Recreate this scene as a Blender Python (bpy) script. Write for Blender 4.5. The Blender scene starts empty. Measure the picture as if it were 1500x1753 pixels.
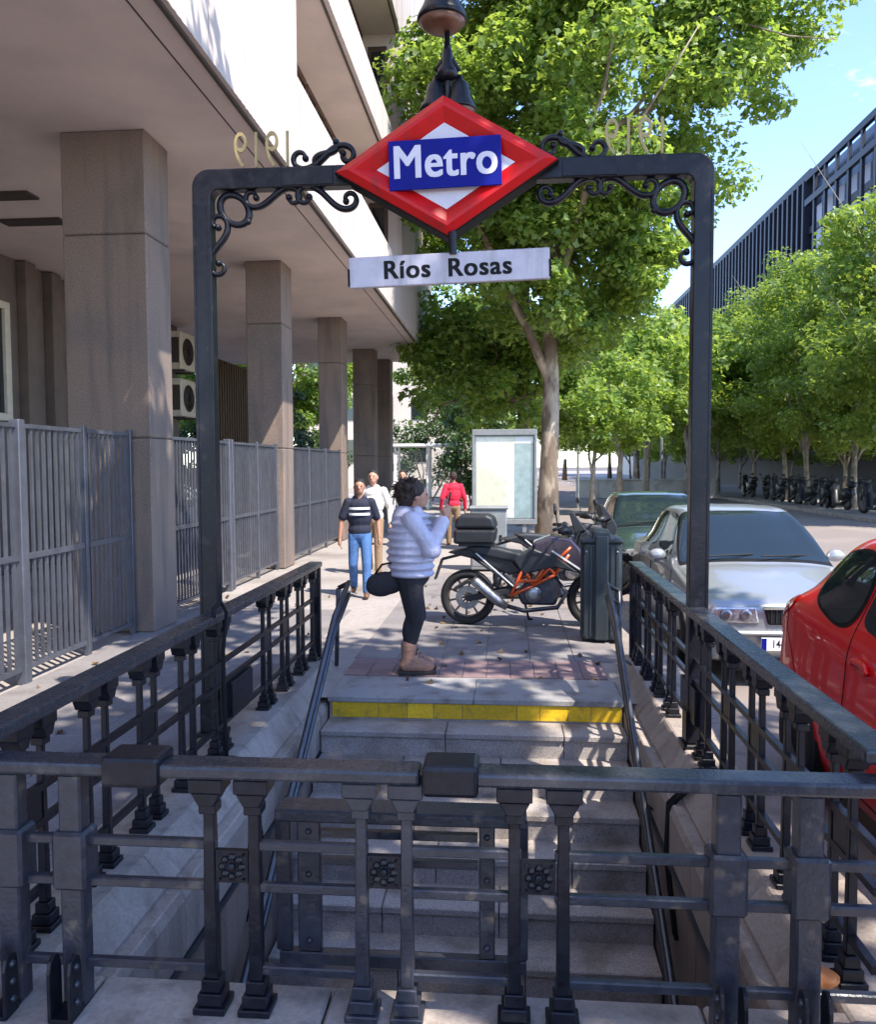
import bpy, bmesh, math, random
import numpy as np
from mathutils import Vector, Matrix
R = math.radians
random.seed(7)
SC = bpy.context.scene
COL = SC.collection

# ------------------------------------------------------------------ camera
cam = bpy.data.cameras.new('camera'); cam_o = bpy.data.objects.new('camera', cam); COL.objects.link(cam_o)
cam.sensor_fit = 'AUTO'; cam.sensor_width = 36.0; cam.lens = 1420 / 1753 * 36
cam.clip_start = 0.05; cam.clip_end = 3000
cam_o.location = (0, 0, 1.75)
cam_o.rotation_euler = (R(90 - 3.204), R(0.2), R(4.823))
SC.camera = cam_o

# ------------------------------------------------------------------ light
SUN_AZ = 130.0      # clockwise from +Y
SUN_EL = 55.0
w = bpy.data.worlds.new('World'); SC.world = w; w.use_nodes = True
nt = w.node_tree; nt.nodes.clear()
wo = nt.nodes.new('ShaderNodeOutputWorld'); bg = nt.nodes.new('ShaderNodeBackground')
sky = nt.nodes.new('ShaderNodeTexSky'); sky.sky_type = 'NISHITA'; sky.sun_disc = False
sky.sun_elevation = R(SUN_EL); sky.sun_rotation = R(SUN_AZ); sky.ozone_density = 3.5; sky.air_density = 1.0; sky.dust_density = 0.1; sky.altitude = 650
tc = nt.nodes.new('ShaderNodeTexCoord'); mp = nt.nodes.new('ShaderNodeMapping'); mp.inputs['Scale'].default_value = (1, 1, 2.6)
nz = nt.nodes.new('ShaderNodeTexNoise'); nz.inputs['Scale'].default_value = 3.1; nz.inputs['Detail'].default_value = 7; nz.inputs['Roughness'].default_value = 0.6
cr = nt.nodes.new('ShaderNodeValToRGB'); cr.color_ramp.elements[0].position = 0.60; cr.color_ramp.elements[1].position = 0.78
mx = nt.nodes.new('ShaderNodeMixRGB'); mx.inputs['Color2'].default_value = (8.5, 9.0, 9.8, 1)
ml = nt.nodes.new('ShaderNodeMath'); ml.operation = 'MULTIPLY'; ml.inputs[1].default_value = 0.75
L = nt.links.new
L(tc.outputs['Generated'], mp.inputs['Vector']); L(mp.outputs['Vector'], nz.inputs['Vector'])
L(nz.outputs['Fac'], cr.inputs['Fac']); L(cr.outputs['Color'], ml.inputs[0]); L(ml.outputs[0], mx.inputs['Fac'])
hsv = nt.nodes.new('ShaderNodeHueSaturation'); hsv.inputs['Hue'].default_value = 0.51; hsv.inputs['Saturation'].default_value = 1.03; hsv.inputs['Value'].default_value = 0.95; L(sky.outputs['Color'], hsv.inputs['Color']); L(hsv.outputs['Color'], mx.inputs['Color1']); L(mx.outputs['Color'], bg.inputs['Color']); L(bg.outputs[0], wo.inputs[0])
bg.inputs['Strength'].default_value = 0.15
sl = bpy.data.lights.new('sun', 'SUN'); sl.energy = 2.7; sl.angle = R(0.55); sl.color = (1.0, 0.93, 0.82)
so = bpy.data.objects.new('sun', sl); COL.objects.link(so)
sd = Vector((math.sin(R(SUN_AZ)) * math.cos(R(SUN_EL)), math.cos(R(SUN_AZ)) * math.cos(R(SUN_EL)), math.sin(R(SUN_EL))))
so.rotation_euler = sd.to_track_quat('Z', 'Y').to_euler(); so.location = sd * 60
vs = SC.view_settings; vs.view_transform = 'Standard'; vs.look = 'None'; vs.exposure = 1.95; vs.gamma = 1.0; vs.use_curve_mapping = False
SC.render.resolution_x = 877; SC.render.resolution_y = 1024

# ------------------------------------------------------------------ materials
def mat(name, base, rough=0.6, metal=0.0, n=None, n2=None, bump=None, rnd=0.0, coat=0.0, spec=0.5, alpha=None, trans=0.0, stretch=(1, 1, 1), ior=1.45, streak=None):
    """n=(scale, amount): value noise; n2=(scale, colour, low, high): patches of a second colour; bump=(scale, strength)."""
    m = bpy.data.materials.new(name); m.use_nodes = True
    t = m.node_tree; b = t.nodes['Principled BSDF']; N = t.nodes.new; K = t.links.new
    b.inputs['Roughness'].default_value = rough; b.inputs['Metallic'].default_value = metal
    b.inputs['Coat Weight'].default_value = coat; b.inputs['Specular IOR Level'].default_value = spec
    b.inputs['Transmission Weight'].default_value = trans; b.inputs['IOR'].default_value = ior
    col = None
    g = N('ShaderNodeNewGeometry'); mpn = N('ShaderNodeMapping'); mpn.inputs['Scale'].default_value = stretch
    K(g.outputs['Position'], mpn.inputs['Vector']); P = mpn.outputs['Vector']
    c0 = N('ShaderNodeRGB'); c0.outputs[0].default_value = (*base, 1); col = c0.outputs[0]
    if n2:
        z = N('ShaderNodeTexNoise'); z.inputs['Scale'].default_value = n2[0]; z.inputs['Detail'].default_value = 5; K(P, z.inputs['Vector'])
        mr = N('ShaderNodeMapRange'); mr.inputs['From Min'].default_value = n2[2]; mr.inputs['From Max'].default_value = n2[3]; K(z.outputs['Fac'], mr.inputs['Value'])
        x = N('ShaderNodeMixRGB'); x.inputs['Color2'].default_value = (*n2[1], 1); K(mr.outputs[0], x.inputs['Fac']); K(col, x.inputs['Color1']); col = x.outputs[0]
    if streak:     # run marks: noise drawn out downwards
        mq = N('ShaderNodeMapping'); mq.inputs['Scale'].default_value = (1, 1, 0.10); K(g.outputs['Position'], mq.inputs['Vector'])
        z = N('ShaderNodeTexNoise'); z.inputs['Scale'].default_value = streak[0]; z.inputs['Detail'].default_value = 6; K(mq.outputs['Vector'], z.inputs['Vector'])
        mr = N('ShaderNodeMapRange'); mr.inputs['From Min'].default_value = streak[2]; mr.inputs['From Max'].default_value = streak[3]; K(z.outputs['Fac'], mr.inputs['Value'])
        x = N('ShaderNodeMixRGB'); x.inputs['Color2'].default_value = (*streak[1], 1); K(mr.outputs[0], x.inputs['Fac']); K(col, x.inputs['Color1']); col = x.outputs[0]
    val = None
    if n:
        z = N('ShaderNodeTexNoise'); z.inputs['Scale'].default_value = n[0]; z.inputs['Detail'].default_value = 6; z.inputs['Roughness'].default_value = 0.65; K(P, z.inputs['Vector'])
        mr = N('ShaderNodeMapRange'); mr.inputs['From Min'].default_value = 0.3; mr.inputs['From Max'].default_value = 0.7
        mr.inputs['To Min'].default_value = 1 - n[1]; mr.inputs['To Max'].default_value = 1 + n[1]; K(z.outputs['Fac'], mr.inputs['Value']); val = mr.outputs[0]
        mr2 = N('ShaderNodeMapRange'); mr2.inputs['To Min'].default_value = max(0.03, rough - 0.14); mr2.inputs['To Max'].default_value = min(1, rough + 0.14); K(z.outputs['Fac'], mr2.inputs['Value']); K(mr2.outputs[0], b.inputs['Roughness'])
    if rnd:
        o = N('ShaderNodeObjectInfo'); mr = N('ShaderNodeMapRange'); mr.inputs['To Min'].default_value = 1 - rnd; mr.inputs['To Max'].default_value = 1 + rnd; K(o.outputs['Random'], mr.inputs['Value'])
        if val is None: val = mr.outputs[0]
        else:
            q = N('ShaderNodeMath'); q.operation = 'MULTIPLY'; K(val, q.inputs[0]); K(mr.outputs[0], q.inputs[1]); val = q.outputs[0]
    if val is not None:
        hs = N('ShaderNodeHueSaturation'); K(val, hs.inputs['Value']); K(col, hs.inputs['Color']); col = hs.outputs[0]
    K(col, b.inputs['Base Color'])
    if bump:
        z = N('ShaderNodeTexNoise'); z.inputs['Scale'].default_value = bump[0]; z.inputs['Detail'].default_value = 5; K(P, z.inputs['Vector'])
        bp = N('ShaderNodeBump'); bp.inputs['Strength'].default_value = bump[1]; bp.inputs['Distance'].default_value = 0.02; K(z.outputs['Fac'], bp.inputs['Height']); K(bp.outputs[0], b.inputs['Normal'])
    if alpha is not None: b.inputs['Alpha'].default_value = alpha
    return m

def leafmat(name, c1, c2, tl=0.35):
    m = bpy.data.materials.new(name); m.use_nodes = True; t = m.node_tree; b = t.nodes['Principled BSDF']; N = t.nodes.new; K = t.links.new
    g = N('ShaderNodeNewGeometry'); x = N('ShaderNodeMixRGB'); x.inputs['Color1'].default_value = (*c1, 1); x.inputs['Color2'].default_value = (*c2, 1)
    K(g.outputs['Random Per Island'], x.inputs['Fac']); K(x.outputs[0], b.inputs['Base Color']); b.inputs['Roughness'].default_value = 0.42
    tr = N('ShaderNodeBsdfTranslucent'); hs = N('ShaderNodeHueSaturation'); hs.inputs['Hue'].default_value = 0.475; hs.inputs['Saturation'].default_value = 1.1; hs.inputs['Value'].default_value = 1.8
    K(x.outputs[0], hs.inputs['Color']); K(hs.outputs[0], tr.inputs['Color'])
    ms = N('ShaderNodeMixShader'); ms.inputs[0].default_value = tl; K(b.outputs[0], ms.inputs[1]); K(tr.outputs[0], ms.inputs[2])
    K(ms.outputs[0], t.nodes['Material Output'].inputs['Surface']); return m

M = {}
M['iron'] = mat('painted_iron', (0.008, 0.0085, 0.014), 0.34, n=(22, 0.4), n2=(12, (0.026, 0.024, 0.025), 0.60, 0.72), bump=(60, 0.08), spec=0.35)
M['iron_worn'] = mat('worn_iron', (0.024, 0.026, 0.037), 0.32, n=(24, 0.3), n2=(13, (0.085, 0.07, 0.062), 0.60, 0.70), bump=(70, 0.12), spec=0.6)
M['iron_rail'] = mat('worn_sky_sheen_iron', (0.026, 0.028, 0.038), 0.26, n=(24, 0.25), n2=(6, (0.060, 0.056, 0.056), 0.55, 0.75), bump=(70, 0.1), spec=0.6)  # top rails: wear, plus the sheen of the sky put into the colour
M['red'] = mat('sign_red', (0.50, 0.004, 0.006), 0.40, n=(6, 0.14), spec=0.35, streak=(14, (0.30, 0.012, 0.014), 0.52, 0.75))
M['white'] = mat('sign_white', (0.60, 0.58, 0.66), 0.4, n=(5, 0.08))
M['plate'] = mat('plate_white', (0.46, 0.44, 0.50), 0.45, n=(9, 0.12), streak=(16, (0.30, 0.28, 0.30), 0.52, 0.75))
M['blue'] = mat('sign_blue', (0.004, 0.008, 0.19), 0.5, n=(6, 0.12), spec=0.15)
M['black'] = mat('black_paint', (0.008, 0.008, 0.009), 0.6, spec=0.2)
M['gold'] = mat('dull_gold', (0.36, 0.28, 0.13), 0.5, metal=0.35, n=(20, 0.2))
M['copper'] = mat('lamp_copper', (0.16, 0.075, 0.045), 0.4, metal=0.3, n=(14, 0.3))
M['soffit'] = mat('soffit_render', (0.64, 0.535, 0.475), 0.85, n=(0.7, 0.10), n2=(1.3, (0.54, 0.46, 0.415), 0.5, 0.75), bump=(40, 0.08))
M['granite'] = mat('pillar_granite', (0.215, 0.158, 0.126), 0.7, n=(75, 0.48), n2=(1.5, (0.160, 0.130, 0.112), 0.45, 0.7), streak=(5, (0.115, 0.095, 0.085), 0.50, 0.72), bump=(120, 0.08))
M['cladding'] = mat('facade_cladding', (0.52, 0.455, 0.415), 0.8, streak=(3, (0.40, 0.345, 0.305), 0.5, 0.75), n=(3, 0.07), rnd=0.03, stretch=(1, 1, 0.12), bump=(30, 0.1))
M['trim'] = mat('dark_trim', (0.06, 0.045, 0.038), 0.6)
M['brown'] = mat('brown_joinery', (0.085, 0.047, 0.03), 0.5, n=(8, 0.25))
M['wallbrown'] = mat('arcade_wall', (0.13, 0.10, 0.082), 0.75, n=(3, 0.2), bump=(30, 0.1))
M['cream'] = mat('cream_paint', (0.55, 0.50, 0.40), 0.55, n=(6, 0.1))
M['glassdark'] = mat('window_glass', (0.012, 0.016, 0.02), 0.06, spec=0.8)
M['fence'] = mat('fence_steel', (0.12, 0.125, 0.15), 0.42, metal=0.55, n=(7, 0.18), rnd=0.10)
M['stone'] = mat('step_granite', (0.32, 0.285, 0.265), 0.68, n=(80, 0.42), n2=(4, (0.19, 0.155, 0.13), 0.48, 0.7), bump=(90, 0.12), rnd=0.10)
M['kerbstone'] = mat('kerb_granite', (0.33, 0.28, 0.245), 0.66, streak=(9, (0.17, 0.14, 0.12), 0.52, 0.75), n=(60, 0.2), n2=(2.2, (0.24, 0.195, 0.165), 0.45, 0.7), bump=(80, 0.12), rnd=0.06)
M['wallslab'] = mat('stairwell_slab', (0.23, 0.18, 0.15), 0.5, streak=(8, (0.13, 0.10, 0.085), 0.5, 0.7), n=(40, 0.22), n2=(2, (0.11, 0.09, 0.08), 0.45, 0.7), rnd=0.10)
M['slab'] = mat('paving_slab', (0.20, 0.182, 0.18), 0.75, n=(45, 0.22), n2=(2.6, (0.14, 0.12, 0.115), 0.5, 0.72), bump=(60, 0.1), rnd=0.07)
M['landing'] = mat('landing_stone', (0.28, 0.27, 0.27), 0.6, n=(50, 0.2), n2=(5, (0.17, 0.15, 0.14), 0.5, 0.72), rnd=0.05)
M['redtile'] = mat('red_paving_tile', (0.20, 0.135, 0.135), 0.75, n=(30, 0.2), rnd=0.16, bump=(60, 0.1))
M['joint'] = mat('paving_joint', (0.15, 0.135, 0.125), 0.9, n=(20, 0.2))
M['pave'] = mat('pavement', (0.31, 0.275, 0.255), 0.8, n=(14, 0.15), n2=(0.7, (0.19, 0.165, 0.15), 0.45, 0.7), bump=(40, 0.15))
M['asphalt'] = mat('asphalt', (0.20, 0.165, 0.145), 0.85, n=(60, 0.2), n2=(0.5, (0.25, 0.205, 0.18), 0.45, 0.65), bump=(80, 0.25))
M['ground'] = mat('ground_earth', (0.12, 0.10, 0.085), 0.9, n=(3, 0.2))
M['yellow'] = mat('yellow_strip', (0.68, 0.42, 0.015), 0.5, n=(40, 0.2), n2=(12, (0.38, 0.27, 0.04), 0.56, 0.72), rnd=0.18)
M['steel'] = mat('handrail_steel', (0.10, 0.105, 0.12), 0.38, metal=0.85, n=(12, 0.2))
M['bin'] = mat('bin_paint', (0.024, 0.032, 0.038), 0.45, n=(9, 0.2), n2=(20, (0.06, 0.07, 0.07), 0.62, 0.8))
M['rubber'] = mat('rubber', (0.014, 0.014, 0.015), 0.7, n=(40, 0.3))
M['blackplastic'] = mat('black_plastic', (0.018, 0.018, 0.021), 0.42, n=(20, 0.2))
M['seatvinyl'] = mat('seat_vinyl', (0.02, 0.022, 0.027), 0.5)
M['orange'] = mat('orange_frame', (0.62, 0.085, 0.015), 0.35, coat=0.3)
M['alloy'] = mat('alloy', (0.30, 0.30, 0.32), 0.32, metal=0.9, n=(30, 0.25))
M['darkalloy'] = mat('dark_alloy', (0.06, 0.06, 0.075), 0.4, metal=0.7, n=(30, 0.3))
M['rimbrown'] = mat('rim_bronze', (0.20, 0.13, 0.09), 0.4, metal=0.6)
M['tankpaint'] = mat('tank_paint', (0.035, 0.028, 0.045), 0.2, coat=0.6)
M['whitepaint'] = mat('white_paint', (0.72, 0.72, 0.72), 0.35)
M['carsilver'] = mat('silver_paint', (0.34, 0.35, 0.36), 0.30, metal=0.5, coat=0.6)
M['carred'] = mat('red_paint', (0.74, 0.004, 0.007), 0.28, coat=0.6)
M['cardark'] = mat('dark_green_paint', (0.035, 0.06, 0.055), 0.25, metal=0.2, coat=0.8)
M['carglass'] = mat('car_glass', (0.012, 0.020, 0.026), 0.03, spec=0.6)
M['lampglass'] = mat('lamp_glass', (0.50, 0.50, 0.50), 0.12, metal=0.6, n=(40, 0.4))
M['taillight'] = mat('tail_light', (0.72, 0.012, 0.008), 0.1, coat=1.0)
M['chrome'] = mat('chrome', (0.6, 0.6, 0.62), 0.12, metal=1.0)
M['skin'] = mat('skin', (0.42, 0.22, 0.15), 0.5, n=(12, 0.08))
M['skin2'] = mat('skin_tan', (0.34, 0.165, 0.105), 0.5, n=(12, 0.08))
M['hair'] = mat('hair_brown', (0.030, 0.016, 0.012), 0.5, n=(60, 0.5), bump=(90, 0.8))
M['hairblack'] = mat('hair_black', (0.012, 0.010, 0.010), 0.5, n=(60, 0.5), bump=(90, 0.8))
M['jacket'] = mat('lavender_nylon', (0.47, 0.445, 0.55), 0.42, n=(10, 0.08), bump=(28, 0.5))
M['leggings'] = mat('black_cotton', (0.020, 0.018, 0.022), 0.8, bump=(40, 0.3))
M['boots'] = mat('tan_suede', (0.30, 0.165, 0.115), 0.9, n=(30, 0.2), bump=(50, 0.3))
M['sole'] = mat('boot_sole', (0.035, 0.026, 0.022), 0.8)
M['navy'] = mat('navy_cotton', (0.014, 0.016, 0.032), 0.85, bump=(25, 0.4))
M['jeans'] = mat('blue_denim', (0.055, 0.13, 0.30), 0.85, n=(7, 0.35), bump=(30, 0.4))
M['shoebrown'] = mat('brown_leather', (0.14, 0.07, 0.03), 0.5)
M['offwhite'] = mat('offwhite_cotton', (0.62, 0.58, 0.52), 0.85, bump=(25, 0.4))
M['redcloth'] = mat('red_cotton', (0.62, 0.015, 0.05), 0.8, bump=(25, 0.4))
M['khaki'] = mat('khaki_cotton', (0.26, 0.17, 0.10), 0.85, bump=(25, 0.4))
M['bark'] = mat('plane_bark', (0.36, 0.29, 0.21), 0.85, n=(9, 0.2), n2=(3.2, (0.15, 0.11, 0.075), 0.46, 0.56), stretch=(1, 1, 0.45), bump=(14, 0.5))
M['bark_dark'] = mat('dark_bark', (0.13, 0.085, 0.06), 0.9, n=(9, 0.25), n2=(4, (0.22, 0.16, 0.11), 0.55, 0.65), bump=(14, 0.5))
M['bark_pale'] = mat('pale_bark', (0.30, 0.26, 0.21), 0.85, n=(6, 0.25), n2=(3, (0.17, 0.14, 0.11), 0.5, 0.6), bump=(14, 0.4))
M['leaf'] = leafmat('plane_leaf', (0.085, 0.170, 0.030), (0.25, 0.345, 0.080), 0.55)
M['leaf2'] = leafmat('street_leaf', (0.095, 0.180, 0.034), (0.25, 0.33, 0.070), 0.52)
M['leaf3'] = leafmat('shrub_leaf', (0.022, 0.055, 0.016), (0.045, 0.09, 0.020), 0.25)
M['dryleaf'] = leafmat('dry_leaf', (0.10, 0.06, 0.03), (0.22, 0.15, 0.07), 0.15)
M['towerglass'] = mat('tower_glass', (0.030, 0.048, 0.085), 0.22, spec=0.4, n=(0.3, 0.2))
M['towerframe'] = mat('tower_frame', (0.010, 0.012, 0.022), 0.5)
M['towerpanel'] = mat('tower_panel', (0.30, 0.30, 0.36), 0.35, n=(0.4, 0.15))
M['podium'] = mat('podium_wall', (0.035, 0.033, 0.038), 0.7, n=(0.8, 0.3))
M['farwall'] = mat('far_building', (0.52, 0.45, 0.37), 0.85, n=(0.5, 0.1))
M['poster'] = mat('poster_paper', (0.70, 0.69, 0.62), 0.3, n2=(1.2, (0.68, 0.64, 0.44), 0.45, 0.62), n=(9, 0.12), coat=0.4)
M['postergrey'] = mat('poster_blue_grey', (0.25, 0.34, 0.34), 0.35, n=(7, 0.3), coat=0.4)
M['grey'] = mat('grey_paint', (0.20, 0.21, 0.21), 0.5, n=(8, 0.15))
M['glassclear'] = mat('shelter_glass', (0.45, 0.55, 0.55), 0.08, alpha=0.12)
M['orangewrap'] = mat('orange_wrapper', (0.60, 0.22, 0.07), 0.5, n=(20, 0.2))
M['concrete'] = mat('pale_concrete', (0.55, 0.51, 0.48), 0.8, n=(2, 0.12), n2=(1.2, (0.40, 0.36, 0.34), 0.5, 0.6))
M['platewhite'] = mat('number_plate', (0.75, 0.75, 0.75), 0.3)

# ------------------------------------------------------------------ mesh helpers
class MB:
    def __init__(s): s.v = []; s.f = []
    def add(s, vs, fs):
        b = len(s.v); s.v += [tuple(p) for p in vs]; s.f += [tuple(i + b for i in q) for q in fs]; return s
    def box(s, x0, x1, y0, y1, z0, z1, M4=None):
        vs = [(x, y, z) for z in (z0, z1) for y in (y0, y1) for x in (x0, x1)]
        if M4 is not None: vs = [M4 @ Vector(p) for p in vs]
        return s.add(vs, [(0, 2, 3, 1), (4, 5, 7, 6), (0, 1, 5, 4), (2, 6, 7, 3), (0, 4, 6, 2), (1, 3, 7, 5)])
    def bar(s, p0, p1, wx, wz, up=(0, 0, 1)):
        p0, p1 = Vector(p0), Vector(p1); d = p1 - p0; n = d.length; d.normalize(); u = Vector(up)
        if abs(d.dot(u)) > 0.98: u = Vector((0, 1, 0))
        x = d.cross(u).normalized(); z = x.cross(d)
        m = Matrix((x, d, z)).transposed().to_4x4(); m.translation = p0
        return s.box(-wx / 2, wx / 2, 0, n, -wz / 2, wz / 2, m)
    def tube(s, pts, r, n=8, closed=False, cap=True):
        pts = [Vector(p) for p in pts]; N = len(pts); rr = r if isinstance(r, (list, tuple)) else [r] * N
        vs = []; fs = []; pu = None
        for i, p in enumerate(pts):
            if closed: d = pts[(i + 1) % N] - pts[i - 1]
            else: d = pts[min(i + 1, N - 1)] - pts[max(i - 1, 0)]
            if d.length < 1e-9: d = Vector((0, 0, 1))
            d.normalize()
            if pu is None:
                a = Vector((0, 0, 1)) if abs(d.z) < 0.9 else Vector((1, 0, 0)); pu = d.cross(a).normalized()
            else:
                pu = pu - d * pu.dot(d)
                pu = pu.normalized() if pu.length > 1e-6 else d.orthogonal().normalized()
            q = d.cross(pu)
            for k in range(n):
                t = 2 * math.pi * k / n; vs.append(p + (pu * math.cos(t) + q * math.sin(t)) * rr[i])
        for i in range(N if closed else N - 1):
            j = (i + 1) % N
            for k in range(n): l = (k + 1) % n; fs.append((i * n + k, i * n + l, j * n + l, j * n + k))
        if cap and not closed: fs.append(tuple(range(n))[::-1]); fs.append(tuple((N - 1) * n + k for k in range(n)))
        return s.add(vs, fs)
    def lathe(s, prof, c=(0, 0, 0), n=20, axis='z', ring=False):
        vs = []; fs = []
        for r, h in prof:
            for k in range(n):
                t = 2 * math.pi * k / n; a, b = r * math.cos(t), r * math.sin(t)
                p = (a, b, h) if axis == 'z' else ((h, a, b) if axis == 'x' else (a, h, b))
                vs.append((p[0] + c[0], p[1] + c[1], p[2] + c[2]))
        for i in range(len(prof) - 1):
            for k in range(n): l = (k + 1) % n; fs.append((i * n + k, i * n + l, (i + 1) * n + l, (i + 1) * n + k))
        if ring:
            q = (len(prof) - 1) * n
            for k in range(n): l = (k + 1) % n; fs.append((q + k, q + l, l, k))
        else: fs.append(tuple(range(n))[::-1]); fs.append(tuple((len(prof) - 1) * n + k for k in range(n)))
        return s.add(vs, fs)
    def prism(s, poly, a, b, axis='y'):
        def P(u, v, h): return (u, h, v) if axis == 'y' else ((h, u, v) if axis == 'x' else (u, v, h))
        n = len(poly); vs = [P(u, v, a) for u, v in poly] + [P(u, v, b) for u, v in poly]
        return s.add(vs, [tuple(range(n)), tuple(range(2 * n - 1, n - 1, -1))] + [(i, i + n, (i + 1) % n + n, (i + 1) % n) for i in range(n)])
    def sph(s, c, r, nu=12, nv=8, rot=None):
        r = (r, r, r) if isinstance(r, (int, float)) else r; c = Vector(c); vs = []; fs = []
        for i in range(nv + 1):
            a = math.pi * i / nv
            for k in range(nu):
                t = 2 * math.pi * k / nu; p = Vector((r[0] * math.sin(a) * math.cos(t), r[1] * math.sin(a) * math.sin(t), r[2] * math.cos(a)))
                vs.append(c + (rot @ p if rot else p))
        for i in range(nv):
            for k in range(nu): l = (k + 1) % nu; fs.append((i * nu + k, (i + 1) * nu + k, (i + 1) * nu + l, i * nu + l))
        return s.add(vs, fs)
    def cap(s, p0, p1, r0, r1, n=10):
        p0, p1 = Vector(p0), Vector(p1); d = (p1 - p0); l = max(d.length, 1e-5); d = d / l
        pts = []; rr = []
        for a in (-80, -45, -15): pts.append(p0 + d * r0 * math.sin(R(a))); rr.append(r0 * math.cos(R(a)))
        for a in (15, 45, 80): pts.append(p1 + d * r1 * math.sin(R(a))); rr.append(r1 * math.cos(R(a)))
        return s.tube(pts, rr, n)
    def mesh(s, name, smooth=False):
        m = bpy.data.meshes.new(name); m.from_pydata(s.v, [], s.f)
        bm = bmesh.new(); bm.from_mesh(m); bmesh.ops.recalc_face_normals(bm, faces=bm.faces); bm.to_mesh(m); bm.free()
        if smooth: m.polygons.foreach_set('use_smooth', [True] * len(m.polygons))
        m.update(); return m
    def build(s, name, m, parent=None, loc=(0, 0, 0), rot=(0, 0, 0), smooth=False, bevel=0.0, seg=1, remesh=None, sub=0):
        me = s.mesh(name, smooth); me.materials.append(M[m]); o = link(name, me, parent, loc, rot)
        if remesh:
            md = o.modifiers.new('remesh', 'REMESH'); md.mode = 'VOXEL'; md.voxel_size = remesh; md.use_smooth_shade = True
            sm = o.modifiers.new('smooth', 'SMOOTH'); sm.factor = 0.5; sm.iterations = 5
        if bevel:
            md = o.modifiers.new('bevel', 'BEVEL'); md.width = bevel; md.segments = seg; md.limit_method = 'ANGLE'; md.angle_limit = R(40)
        if sub:
            md = o.modifiers.new('sub', 'SUBSURF'); md.levels = sub; md.render_levels = sub
        return o

def link(name, data, parent=None, loc=(0, 0, 0), rot=(0, 0, 0)):
    o = bpy.data.objects.new(name, data); COL.objects.link(o); o.location = loc; o.rotation_euler = rot
    if parent: o.parent = parent
    return o
def tag(o, label, cat, group=None):
    o['label'] = label; o['category'] = cat
    if group: o['group'] = group
    return o
def thing(name, label, cat, loc=(0, 0, 0), rz=0, group=None):
    return tag(link(name, None, None, loc, (0, 0, rz)), label, cat, group)
def struct(o): o['kind'] = 'structure'; return o
def place(me, name, parent, locs, rots=None):
    for i, l in enumerate(locs): link(name, me, parent, l, rots[i] if rots else (0, 0, 0))
def bmesh_of(mb, name, m, smooth=False, bevel=0.0):
    """a mesh with its bevel baked in, to be shared by many pieces"""
    me = mb.mesh(name, smooth)
    if bevel:
        bm = bmesh.new(); bm.from_mesh(me)
        bmesh.ops.bevel(bm, geom=[e for e in bm.edges if len(e.link_faces) == 2 and e.calc_face_angle(0) > 0.6], offset=bevel, segments=1, affect='EDGES', clamp_overlap=True)
        bm.to_mesh(me); bm.free()
    me.materials.append(M[m]); return me
def text(txt, size, ext, m, name, parent, loc, rot=(R(90), 0, 0), off=0.0, spacing=1.0, sx=1.0, bold=0.0):
    c = bpy.data.curves.new(name, 'FONT'); c.body = txt; c.size = size; c.extrude = ext; c.offset = off; c.align_x = 'CENTER'; c.align_y = 'CENTER'; c.space_character = spacing; c.resolution_u = 4
    t = bpy.data.objects.new(name, c); COL.objects.link(t); dg = bpy.context.evaluated_depsgraph_get(); dg.update()
    me = bpy.data.meshes.new_from_object(t.evaluated_get(dg)); bpy.data.objects.remove(t); bpy.data.curves.remove(c)
    if bold:       # heavier strokes: the same glyphs laid side by side, each a hair in front of the last
        bm = bmesh.new(); k = 0
        for dx in (-1, -0.5, 0, 0.5, 1):
            for dy in (-0.45, 0.45):
                m2 = me.copy(); m2.transform(Matrix.Translation((dx * bold, dy * bold, k * 0.00012))); bm.from_mesh(m2); bpy.data.meshes.remove(m2); k += 1
        bm.to_mesh(me); bm.free()
    me.materials.clear(); me.materials.append(M[m]); o = link(name, me, parent, loc, rot); o.scale = (sx, 1, 1); return o
def copy_tree(o, parent=None):
    c = o.copy(); COL.objects.link(c); c.parent = parent
    for ch in list(o.children): copy_tree(ch, c)
    return c


# ================================================================== THE SETTING
# stairwell opening in the ground: X -1.38..0.86, Y 1.0..6.16
HX0, HX1, HY0, HY1 = -1.95, 1.42, 1.6, 6.14
def sheet_with_hole(x0, x1, y0, y1, z):
    b = MB()
    for (a, c, d, e) in ((x0, HX0, y0, y1), (HX1, x1, y0, y1), (HX0, HX1, y0, HY0), (HX0, HX1, HY1, y1)):
        if c > a and e > d: b.add([(a, d, z), (c, d, z), (c, e, z), (a, e, z)], [(0, 1, 2, 3)])
    return b
KX = 1.50     # kerb line
gd = MB()
for (a, c, d, e) in ((-900, HX0, -900, 900), (HX1, 900, -900, 900), (HX0, HX1, -900, HY0), (HX0, HX1, HY1, 900)):
    gd.add([(a, d, -0.30), (c, d, -0.30), (c, e, -0.30), (a, e, -0.30)], [(0, 1, 2, 3)])
struct(gd.build('ground', 'ground'))
sw = struct(sheet_with_hole(-70, KX - 0.15, -40, 160, -0.012).build('sidewalk', 'pave'))
rd = struct(MB().add([(KX, -60, -0.15), (11.8, -60, -0.15), (11.8, 260, -0.15), (KX, 260, -0.15)], [(0, 1, 2, 3)]).build('road', 'asphalt'))
fp = struct(MB().box(12.0, 60, -60, 260, -0.30, -0.02).build('far_pavement', 'pave'))
# kerbs as single stones, near ones as parts of the pavements
kst = bmesh_of(MB().box(-0.075, 0.075, 0.004, 0.996, -0.28, 0), 'kerb_stone', 'kerbstone', bevel=0.012)
place(kst, 'kerb_stone', sw, [(KX - 0.075, y, 0.0) for y in range(-6, 46)])
place(kst, 'kerb_stone', fp, [(11.93, y * 1.0, -0.01) for y in range(24, 90)])
mk = MB()
for y in range(-40, 240, 5): mk.box(6.55, 6.67, y, y + 2.4, -0.1475, -0.1465)
mk.build('lane_marking', 'whitepaint', rd)

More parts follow.
